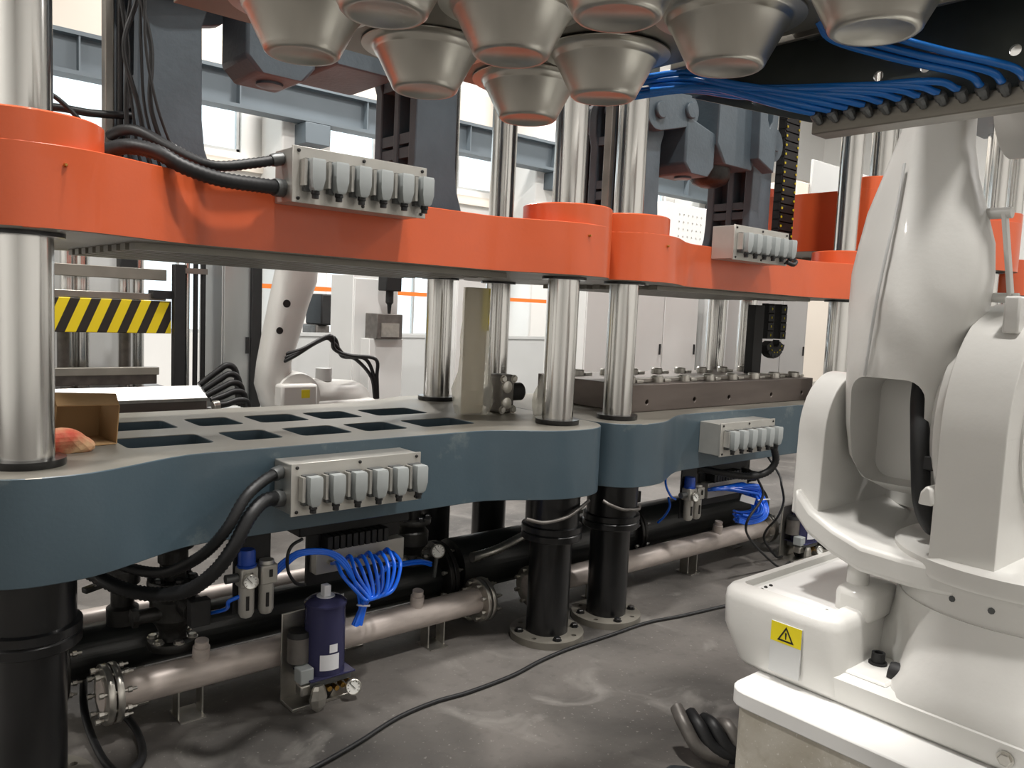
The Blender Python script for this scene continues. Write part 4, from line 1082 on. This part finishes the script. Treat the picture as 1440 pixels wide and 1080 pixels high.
for k in range(2):
    e = Vector((1.712, fy[12 + k], 1.972))
    s = Vector((1.58, 0.49 - 0.03 * k, 2.12))
    blue_tube(G, [s, s + Vector((0.05, 0.02, -0.02)), s + Vector((0.10, 0.035, -0.09)), e + Vector((-0.01, 0.008, 0.03)), e], 0.0075, 'tubedark')

# ================================================================== THINGS ON THE FIRST BOLSTER
# cardboard box, open, tilted on its side beside the left column
bx = thing('cardboard_box', 'torn open cardboard box beside the left chromed column', 'box', (0.66, 2.90, 1.0))
def quadslab(name, pts, th, m, parent):
    p = [Vector(q) for q in pts]; n = (p[1] - p[0]).cross(p[2] - p[0]).normalized() * th
    return ob(name, MB().add(p + [q + n for q in p], [(3, 2, 1, 0), (4, 5, 6, 7), (0, 1, 5, 4), (1, 2, 6, 5), (2, 3, 7, 6), (3, 0, 4, 7)]), m, parent, smooth=0)
a0, a1, a2, a3 = Vector((0.555, 2.83, 1.002)), Vector((0.745, 2.86, 1.002)), Vector((0.735, 3.04, 1.002)), Vector((0.545, 3.01, 1.002))
h = Vector((0.012, 0.01, 0.135))
quadslab('bottom', [a0, a1, a2, a3], 0.003, 'card', bx)
quadslab('right_side', [a1, a2, a2 + h * 0.9, a1 + h * 0.95], 0.003, 'card', bx)
quadslab('back_side', [a2, a3, a3 + h, a2 + h * 0.9], 0.003, 'card', bx)
quadslab('left_side', [a3, a0, a0 + h, a3 + h], 0.003, 'card', bx)
quadslab('flap', [a0 + h, a1 + h * 0.95, a1 + h * 0.95 + Vector((0.01, 0.075, 0.028)), a0 + h + Vector((0.005, 0.075, 0.035))], 0.003, 'card', bx)
quadslab('torn_flap', [a3 + h, a0 + h, a0 + h + Vector((-0.05, -0.005, 0.01)), a3 + h + Vector((-0.05, 0.0, 0.012))], 0.003, 'card', bx)
def lump(name, label, cat, c, rx, ry, rz, m, amp=0.25, seed=1, rotz=0):
    bm = bmesh.new(); bmesh.ops.create_icosphere(bm, subdivisions=3, radius=1)
    rnd = random.Random(seed); ks = [(Vector((rnd.uniform(-3, 3), rnd.uniform(-3, 3), rnd.uniform(-3, 3))), rnd.uniform(0, 6)) for _ in range(7)]
    for v in bm.verts:
        d = sum(math.sin(k.dot(v.co) + p) for k, p in ks) / 7
        v.co *= 1 + amp * d * 1.6
        v.co = Vector((v.co.x * rx, v.co.y * ry, max(v.co.z * rz, -rz * 0.75)))
    zmin = min(v.co.z for v in bm.verts)
    for v in bm.verts: v.co.z -= zmin
    me = bpy.data.meshes.new(name); bm.to_mesh(me); bm.free()
    if m not in ('paper', 'film'): me.shade_smooth()
    me.materials.append(M[m]); o = bpy.data.objects.new(name, me); COL.objects.link(o); o.location = c; o.rotation_euler = (0, 0, rotz)
    WO[o.name] = Vector(c)
    return tag(o, label, cat)
lump('crumpled_wrapper', 'crumpled red and tan paper wrapper before the cardboard box', 'wrapper', (0.585, 2.775, 1.0), 0.075, 0.045, 0.042, 'paper', 0.45, 4, 0.3)
# film-wrapped board and gear housing
wp = thing('wrapped_board', 'packing board wrapped in clear stretch film standing on the bolster', 'board', (2.36, 3.02, 1.0))
ob('board', MB().box((2.315, 3.02, 1.001), (2.43, 3.05, 1.60)), 'wood', wp, bev=0.004)
fm = MB(); rings = []
for z, k in ((1.002, 1.25), (1.05, 1.45), (1.12, 1.5), (1.2, 1.2), (1.28, 1.0), (1.36, 1.12), (1.44, 0.95), (1.52, 1.0), (1.6, 0.92)):
    rings.append([Vector((2.372 + 0.075 * k * math.cos(a) * (1 + 0.06 * math.sin(5 * a + z * 40)), 3.03 + 0.05 * k * math.sin(a) * (1 + 0.08 * math.cos(4 * a + z * 30)), z)) for a in [2 * math.pi * q / 20 for q in range(20)]])
ob('film', fm.loft(rings, cap=False), 'film', wp, smooth=20)
ob('yellow_tape', MB().box((2.395, 3.006, 1.40), (2.435, 3.018, 1.60)), 'yellow', wp)
gb = thing('gear_housing', 'small grey gear housing with round caps beside the wrapped board', 'gearbox', (2.54, 3.0, 1.0))
ob('case', MB().box((2.50, 2.97, 1.001), (2.585, 3.07, 1.19)), 'gearbox', gb, bev=0.014, seg=3)
for z in (1.05, 1.13): ob('cap', MB().lathe([(0.03, 0), (0.03, 0.008), (0.024, 0.01)], (2.53, 2.97, z), (0, -1, 0), 20), 'zinc', gb)
for x, z in ((2.508, 1.02), (2.575, 1.02), (2.508, 1.17), (2.575, 1.17)): inst('bolt', BOLT_Z, gb, (x, 2.97, z), FYN)
ob('side_motor', MB().cyl((2.585, 3.02, 1.10), (2.66, 3.02, 1.10), 0.045, 20), 'blackmatt', gb)
lump('black_bag', 'black plastic bag slumped behind the right front column', 'bag', (2.62, 3.17, 1.0), 0.085, 0.06, 0.075, 'blackmatt', 0.3, 9)
lump('film_ball', 'ball of crumpled clear film beside the right front column', 'film', (2.66, 2.86, 1.0), 0.035, 0.03, 0.10, 'film', 0.5, 12)

# cables, white block and wires behind the left orange boss
vb = thing('valve_block', 'small white valve block with cables behind the left orange boss', 'valve block', (0.76, 3.05, 1.88))
ob('body', MB().box((0.60, 3.0, 1.879), (0.728, 3.12, 2.0)), 'whitebg', vb, bev=0.01)
ob('solenoid', MB().box((0.635, 3.02, 2.0), (0.695, 3.10, 2.06)), 'blackmatt', vb, bev=0.006)
ob('dome', MB().lathe([(0.035, 0), (0.035, 0.03), (0.02, 0.05)], (0.69, 3.0, 1.95), (0, -1, 0), 16), 'whitebg', vb)
put_cable('thick black cable crossing behind the left orange boss', [(0.50, 3.0, 2.07), (0.60, 2.995, 2.085), (0.70, 2.99, 2.085), (0.79, 2.99, 2.095), (0.828, 2.99, 2.10)], 0.013)
put_cable('thin black cable bent up behind the left orange boss', [(0.50, 2.95, 2.12), (0.58, 2.94, 2.11), (0.66, 2.93, 2.04), (0.70, 2.925, 1.97), (0.715, 2.92, 1.89)], 0.008)
for k in range(6):
    x = 0.775 + 0.014 * k
    wr = put_cable('thin black wire hanging down the guide rail of the first press', [(x - 0.02 + 0.03 * math.sin(k * 2.1), 2.935 - 0.018 * k, 2.75), (x + 0.02 * math.sin(k), 2.935 - 0.018 * k, 2.5), (x + 0.025 * math.cos(k * 1.7), 2.935 - 0.018 * k, 2.3), (x + 0.02, 2.935 - 0.018 * k, 2.12), (x + 0.03 + 0.01 * k, 2.935 - 0.016 * k, 1.97), (x + 0.05 + 0.01 * k, 2.935 - 0.014 * k, 1.911)], 0.005 if k % 2 else 0.008, name='wire'); wr['group'] = 'wires on the guide rail'

# cable chains of the second press
LK = meshdata('chain_link_mesh', MB().box((-0.085, -0.03, -0.026), (0.085, 0.03, 0.024)).box((-0.093, -0.025, -0.012), (-0.084, 0.025, 0.036)).box((0.084, -0.025, -0.012), (0.093, 0.025, 0.036)), 'blackmatt', smooth=0)
DOT = meshdata('chain_stud_mesh', MB().lathe([(0.0085, 0), (0.0085, 0.004)], (0, 0, 0), n=10), 'yellow')
xk = oY(1105, 250, 3.1).x
cc = thing('cable_chain', 'black cable chain with yellow studs hanging down onto the second slide', 'cable chain', (xk, 3.1, 1.881))
for k in range(30):
    z = 1.915 + 0.06 * k
    l = inst('chain_link', LK, cc, (xk, 3.1, z))
    for sx in (-0.072, 0.072): inst('stud', DOT, l, (xk + sx, 3.069, z), FYN)
xk2 = oY(1092, 400, 3.1).x
c3 = thing('cable_chain', 'black cable chain loop hanging below the second slide', 'cable chain', (xk2, 3.1, 1.30))
for q in range(4):
    for sx in (-0.08, 0.08):
        p = (xk2 + sx, 3.1, 1.59 - q * 0.06)
        l = inst('chain_link', LK, c3, p); l.scale = (0.42, 1, 1)
        inst('stud', DOT, l, (p[0], 3.069, p[2]), FYN)
for q in range(1, 7):
    a = math.pi * q / 7
    p = (xk2 + 0.08 * math.cos(a), 3.1, 1.37 - 0.08 * math.sin(a))
    l = inst('chain_link', LK, c3, p, (0, a, 0)); l.scale = (0.42, 1, 0.8)
    inst('stud', DOT, l, (p[0], 3.069, p[2]), FYN)
ob('hanger_plate', MB().box((xk2 - 0.28, 3.07, 1.147), (xk2 - 0.17, 3.13, 1.61)), 'blackmatt', c3, bev=0.003)

# ================================================================== BACKGROUND MACHINES
# press with hazard-striped beam
hp = thing('trimming_press', 'smaller press with black and yellow hazard-striped beam behind the empty bolster', 'press', (1.5, 6.2, 0))
zt, zb = 1.455, 1.225
ob('hazard_beam', MB().box((0.55, 6.0, zb), (1.93, 6.10, zt)), 'hazard', hp, bev=0.004)
ob('beam_rail', MB().box((0.55, 6.02, zt + 0.002), (1.90, 6.12, zt + 0.05)), 'steel', hp, bev=0.004)
ob('top_rail', MB().box((0.5, 6.1, 1.60), (1.93, 6.2, 1.68)), 'machined', hp, bev=0.004)
ob('back_frame', MB().box((0.5, 6.75, 0), (1.95, 6.85, 2.3)), 'offwhite', hp)
for x in (1.35, 1.44, 1.72, 1.82): ob('press_column', MB().cyl((x, 6.4, 0.72), (x, 6.4, 2.6), 0.05 if x < 1.6 else 0.04, 20), 'chrome', hp)
ob('crank_block', MB().box((1.62, 6.12, 1.66), (1.74, 6.22, 1.76)), 'blackmatt', hp, bev=0.01)
ob('end_block', MB().box((1.80, 5.98, 1.47), (1.97, 6.1, 1.53)), 'blackmatt', hp, bev=0.004)
ob('lower_die', MB().box((0.55, 6.05, 0.86), (1.85, 6.6, 0.93)), 'gearbox', hp, bev=0.006)
ob('die_rail', MB().box((0.55, 6.0, 0.93), (1.85, 6.06, 0.985)), 'machined', hp, bev=0.004)
for x in (0.9, 1.3, 1.7): ob('die_post', MB().cyl((x, 6.3, 0.93), (x, 6.3, 1.22), 0.04, 16), 'gearbox', hp)
ob('upright', MB().box((1.93, 5.93, 0.60), (2.005, 6.0, 1.72)), 'blackmatt', hp, bev=0.004)
for x in (2.04, 2.10, 2.155): ob('guide_post', MB().cyl((x, 6.0, 0.0), (x, 6.0, 2.2), 0.018, 14), 'chrome' if x < 2.1 else 'blackmatt', hp)
ob('guard_mesh_bar', MB().box((2.00, 5.98, 1.66), (2.18, 6.02, 1.70)), 'steel', hp)
ob('table', MB().box((0.5, 5.55, 0.40), (2.03, 6.7, 0.80)), 'die', hp, bev=0.008)
for x in (0.6, 1.95): ob('foot', MB().box((x - 0.06, 5.7, 0), (x + 0.06, 6.6, 0.40)), 'gearbox', hp, bev=0.004)
sh = thing('white_foil_board', 'bright white foil board leaning along the trimming press table', 'board', (1.3, 5.5, 0.8))
ob('sheet', MB().add([(0.5, 5.50, 0.802), (2.06, 5.50, 0.802), (1.99, 5.60, 0.89), (0.5, 5.60, 0.89), (0.5, 5.52, 0.802), (2.06, 5.52, 0.802), (1.99, 5.61, 0.88), (0.5, 5.61, 0.88)], [(3, 2, 1, 0), (4, 5, 6, 7), (0, 1, 5, 4), (1, 2, 6, 5), (2, 3, 7, 6), (3, 0, 4, 7)]), 'foam', sh, smooth=0)
ob('lip', MB().box((0.5, 5.49, 0.795), (2.1, 5.505, 0.815)), 'zinc', sh)
# stainless cabinet and dark post
ct = thing('steel_cabinet', 'brushed stainless control cabinet beside the striped press', 'cabinet', (2.3, 5.9, 0))
ob('body', MB().box((2.20, 5.75, 0.02), (2.47, 6.1, 1.95)), 'stainless', ct, bev=0.006)
ob('door', MB().box((2.21, 5.735, 0.1), (2.40, 5.75, 1.92)), 'stainless', ct, bev=0.004)
ob('door_handle', MB().box((2.37, 5.72, 1.1), (2.39, 5.735, 1.22)), 'blackmatt', ct)
ob('side_post', MB().box((2.40, 5.70, 0), (2.475, 5.735, 2.1)), 'blackmatt', ct, bev=0.003)
ob('plinth', MB().box((2.20, 5.75, 0), (2.47, 6.1, 0.02)), 'blackmatt', ct)
wc = thing('white_cabinet', 'low white cabinet at the feet of the rear robot', 'cabinet', (2.45, 5.25, 0))
ob('body', MB().box((2.04, 5.2, 0.03), (2.27, 5.6, 0.74)), 'offwhite', wc, bev=0.006)
ob('door', MB().box((2.05, 5.19, 0.08), (2.26, 5.2, 0.70)), 'offwhite', wc, bev=0.004)
ob('plinth', MB().box((2.05, 5.21, 0), (2.26, 5.6, 0.03)), 'blackmatt', wc)
hb = thing('hose_bundle', 'bundle of black hoses heaped on the low cabinet', 'hoses', (2.1, 5.35, 0.742))
for k in range(5):
    pts = [(1.97 - 0.01 * k, 5.25 + 0.045 * k, 0.79 + 0.03 * k), (2.05, 5.25 + 0.045 * k, 0.80 + 0.05 * k), (2.12, 5.25 + 0.045 * k, 0.82 + 0.055 * k), (2.18, 5.25 + 0.045 * k, 0.81 + 0.045 * k), (2.20, 5.25 + 0.045 * k, 0.764)]
    ob('hose', MB().tube(spline(pts, 6), 0.022, 8), 'rubber', hb, smooth=60)
ob('clamp', MB().lathe([(0.03, 0), (0.034, 0.005), (0.034, 0.04)], (1.955, 5.25, 0.79), (1, 0.05, 0.1), 14), 'zinc', hb)
# rear robot
R2 = thing('rear_robot', 'white robot with black-holed arm standing behind the empty bolster', 'robot', (2.55, 5.3, 0))
q = lambda x, y, Y=5.3: oY(x, y, Y)
def armloft(cen, wid, dep, n=20):
    rings = []
    for c, w, d in zip(cen, wid, dep):
        rings.append([c + Vector((w * math.copysign(abs(math.cos(a)) ** 0.7, math.cos(a)), d * math.copysign(abs(math.sin(a)) ** 0.7, math.sin(a)), 0)) for a in [2 * math.pi * k / n for k in range(n)]])
    return MB().loft(rings)
cen = [q(418, 372), q(415, 395), q(405, 430), q(395, 470), q(385, 510), q(384, 540), q(388, 565), q(392, 590)]
la = ob('lower_arm', armloft(cen, [0.135, 0.145, 0.13, 0.12, 0.105, 0.12, 0.10, 0.07], [0.12] * 8), 'white', R2, smooth=60)
for (px, py, r) in ((403, 427, 0.027), (393, 465, 0.024)):
    ob('access_hole', MB().lathe([(r, 0), (r, 0.006)], q(px, py, 5.178), (0, -1, 0), 16), 'black_print', la)
ob('elbow', MB().lathe([(0.14, 0), (0.14, 0.24)], cen[0] + Vector((0.0, -0.12, 0.09)), (0, 1, 0), 24), 'white', R2, bev=0.02)
sh2 = q(408, 555)
ob('shoulder', MB().lathe([(0.16, -0.14), (0.17, -0.10), (0.17, 0.16), (0.15, 0.18)], sh2, (0, 1, 0), 32), 'white', R2)
mt = ob('motor', MB().box(q(396, 576, 5.08) + Vector((0, 0, 0)), q(448, 540, 5.08) + Vector((0, 0.14, 0))), 'white', R2, bev=0.02)
ob('motor_label', MB().box(q(424, 560, 5.078), q(436, 548, 5.078) + Vector((0, 0.003, 0))), 'yellow', mt)
ob('turntable', MB().lathe([(0.28, 0.25), (0.28, 0.42), (0.22, 0.5), (0.2, 0.62)], (2.56, 5.4, 0), n=32), 'white', R2)
ob('base', MB().box((2.3, 5.1, 0.0), (2.85, 5.7, 0.25)), 'white', R2, bev=0.03)
bd = q(500, 552, 5.35)
ob('balancer', MB().lathe([(0.11, 0), (0.125, 0.03), (0.125, 0.42), (0.10, 0.50), (0.06, 0.55)], (2.62, 5.35, 0.83), (1, 0.05, -0.07), 28), 'white', R2)
ob('balancer_cap', MB().cyl((2.8, 5.35, 0.93), (2.8, 5.35, 1.02), 0.06, 20), 'offwhite', R2)
ob('arm_fairing', MB().box((2.55, 5.22, 0.72), (3.18, 5.5, 0.80)), 'white', R2, bev=0.03)
for k in range(3):
    ob('robot_hose', MB().tube(spline([q(392, 512 - 6 * k, 5.22), q(415 + 4 * k, 500 - 4 * k, 5.15), q(448 + 8 * k, 480 - 4 * k, 5.18), q(470, 475 + 8 * k, 5.2), q(480 + 6 * k, 500, 5.25), q(500 + 14 * k, 505, 5.3), q(522 + 4 * k, 530, 5.35), q(527 + 2 * k, 560, 5.4)], 6), 0.014, 8), 'rubber', R2, smooth=60)
# tall white enclosures
def cabinet(x0, x1, y, h, label, m='whitebg', depth=0.5, doors=2, name='white_enclosure', group='white enclosures behind the presses'):
    t = thing(name, label, 'enclosure', ((x0 + x1) / 2, y, 0), group)
    ob('body', MB().box((x0, y, 0.05), (x1, y + depth, h)), m, t, bev=0.006)
    ob('plinth', MB().box((x0 + 0.01, y + 0.02, 0), (x1 - 0.01, y + depth, 0.05)), 'blackmatt', t)
    w = (x1 - x0) / doors
    for i in range(doors):
        d = ob('door', MB().box((x0 + i * w + 0.008, y - 0.016, 0.08), (x0 + (i + 1) * w - 0.008, y - 0.001, h - 0.03)), m, t, bev=0.004)
        ob('handle', MB().box((x0 + (i + 1) * w - 0.06, y - 0.03, h * 0.55), (x0 + (i + 1) * w - 0.04, y - 0.016, h * 0.55 + 0.12)), 'blackmatt', d)
    return t
cabinet(3.56, 4.02, 6.3, 1.75, 'narrow white enclosure below the small drill head', depth=0.4, doors=1)
cabinet(4.9, 5.55, 6.6, 1.9, 'white enclosure seen between the rear columns', depth=0.5, doors=1)
cabinet(6.05, 7.95, 5.9, 1.95, 'wide white enclosure behind the die block', depth=0.6, doors=3)
cabinet(8.1, 9.9, 5.6, 1.95, 'grey-white enclosure farther along behind the raised press', 'offwhite', depth=0.6, doors=3)
# drill head machine on the narrow enclosure
dm = thing('drill_head', 'small dark drill head on a white stand beside the white enclosure', 'drill', (3.8, 6.25, 1.25))
ob('base_tray', MB().box((3.66, 6.05, 1.20), (3.92, 6.25, 1.42)), 'gearbox', dm, bev=0.006)
ob('motor', MB().box((3.76, 6.08, 1.62), (3.92, 6.22, 1.78)), 'blackmatt', dm, bev=0.01)
ob('spindle', MB().lathe([(0.012, 1.40), (0.02, 1.5), (0.035, 1.52), (0.035, 1.62)], (3.84, 6.15, 0), n=16), 'blackmatt', dm)
ob('chuck', MB().box((3.70, 6.04, 1.22), (3.88, 6.05, 1.34)), 'zinc', dm)
ob('stand', MB().box((3.62, 6.1, 0), (3.96, 6.25, 1.20)), 'whitebg', dm, bev=0.004)
# safety fence
fe = thing('safety_fence', 'white framed safety fence with orange strip before the far windows', 'fence', (4.0, 8.6, 0))
for x in (3.1, 4.1, 5.1, 6.1, 7.1, 8.1): ob('post', MB().box((x - 0.04, 8.57, 0), (x + 0.04, 8.63, 2.1)), 'offwhite', fe)
for i in range(5):
    for z in (0.15, 1.1, 2.03): ob('rail', MB().box((3.14 + i, 8.58, z), (4.06 + i, 8.62, z + 0.04)), 'offwhite', fe)
    ob('strip', MB().box((3.14 + i, 8.57, 1.62), (4.06 + i, 8.58, 1.67)), 'orangecable', fe)
    ob('sheet', MB().box((3.14 + i, 8.595, 0.19), (4.06 + i, 8.605, 1.1)), 'offwhite', fe)
# dark machines beyond the fence
for k, (x, y, w, hh, l) in enumerate(((4.55, 9.6, 0.28, 1.55, 'dark narrow machine silhouette beyond the safety fence'), (5.0, 9.6, 0.2, 1.6, 'slim dark machine column beyond the safety fence'), (7.6, 9.9, 0.9, 1.7, 'broad dark machine beyond the gap of the presses'))):
    t = thing('far_machine', l, 'machine', (x, y, 0), 'dark machines in the far hall')
    ob('body', MB().box((x - w / 2, y, 0), (x + w / 2, y + 0.4, hh * 0.75)), 'gearbox', t, bev=0.02)
    ob('head', MB().box((x - w * 0.4, y - 0.1, hh * 0.75), (x + w * 0.4, y + 0.35, hh)), 'blackmatt', t, bev=0.02)
    ob('panel', MB().box((x - w * 0.2, y - 0.02, hh * 0.4), (x + w * 0.2, y - 0.001, hh * 0.55)), 'offwhite', t)
# dark upright electrical panel between the columns
dp = thing('dark_panel', 'dark upright electrical panel seen between the chromed columns', 'panel', (3.36, 3.42, 1.88))
x0 = oY(826, 250, 3.4).x; x1 = oY(866, 250, 3.4).x
ob('plate', MB().box((x0, 3.40, 1.881), (x1, 3.44, 3.4)), 'blackmatt', dp, bev=0.003)
for z in (2.0, 2.25, 2.5): ob('rail', MB().box((x0 + 0.01, 3.39, z), (x1 - 0.01, 3.4, z + 0.03)), 'gearbox', dp)
for z in (2.1, 2.3): ob('relay', MB().box((x0 + 0.06, 3.35, z), (x0 + 0.14, 3.4, z + 0.12)), 'plugdark', dp, bev=0.004)
# perforated machine and cream plant beyond press 2
pm = thing('perforated_hood', 'pale perforated machine hood beyond the second press', 'machine', (8.0, 8.0, 0))
hx0, hx1 = oY(928, 300, 8.0).x, oY(1040, 300, 8.0).x
ob('body', MB().box((hx0, 8.0, 0), (hx1, 8.8, 2.62)), 'offwhite', pm, bev=0.02)
ob('hood', MB().box((hx0 + 0.1, 8.0, 2.62), (hx1, 8.75, 3.25)), 'whitebg', pm, bev=0.02)
vh = [[(hx0 + 0.45 + i * 0.11 + 0.022 * math.cos(a), 2.75 + j * 0.11 + 0.022 * math.sin(a)) for a in [2 * math.pi * q / 8 for q in range(8)]] for i in range(6) for j in range(4)]
ob('perforated_panel', MB().prism([(hx0 + 0.12, 2.64), (hx1 - 0.02, 2.64), (hx1 - 0.02, 3.23), (hx0 + 0.12, 3.23)], 7.98, 8.0, vh, XZ), 'whitebg', pm, smooth=0)
cp = thing('cream_plant', 'cream machine housing with vents beyond the raised orange slide', 'machine', (10.5, 7.5, 0))
gx0, gx1 = oY(1125, 200, 7.5).x, oY(1300, 200, 7.5).x
ob('body', MB().box((gx0, 7.5, 0), (gx1, 8.7, 3.9)), 'cream', cp, bev=0.02)
ob('cap', MB().box((gx0 + 0.4, 7.45, 3.3), (gx1, 7.5, 4.3)), 'offwhite', cp, bev=0.01)
for i in range(5): ob('louvre', MB().box((gx0 + 0.15, 7.47, 3.0 + i * 0.14), (gx0 + 0.38, 7.5, 3.07 + i * 0.14)), 'gearbox', cp)

# rubble, dust and rag around the pedestal
rg_ = random.Random(3)
ch = thing('rag_heap', 'heap of dark hose ends and oily rags beside the pedestal foot', 'rags', (2.3, 1.5, 0))
for k in range(4):
    c = Vector((2.24 + 0.04 * k, 1.52 - 0.03 * k, 0.03))
    ob('hose_end', MB().tube(spline([c + Vector((0, 0.12, 0.12 - 0.02 * k)), c + Vector((-0.03, 0.06, 0.09)), c + Vector((-0.02, 0, 0.03)), c + Vector((0.05, -0.06, 0.0))], 6), 0.024, 9), ['gearbox', 'rubber', 'rubber', 'gearbox'][k], ch, smooth=60)
lump('oily_rag', 'small dark oily rag lying on the floor beside the pedestal', 'rag', (2.10, 1.50, 0.0), 0.06, 0.04, 0.02, 'grimy', 0.6, 22)
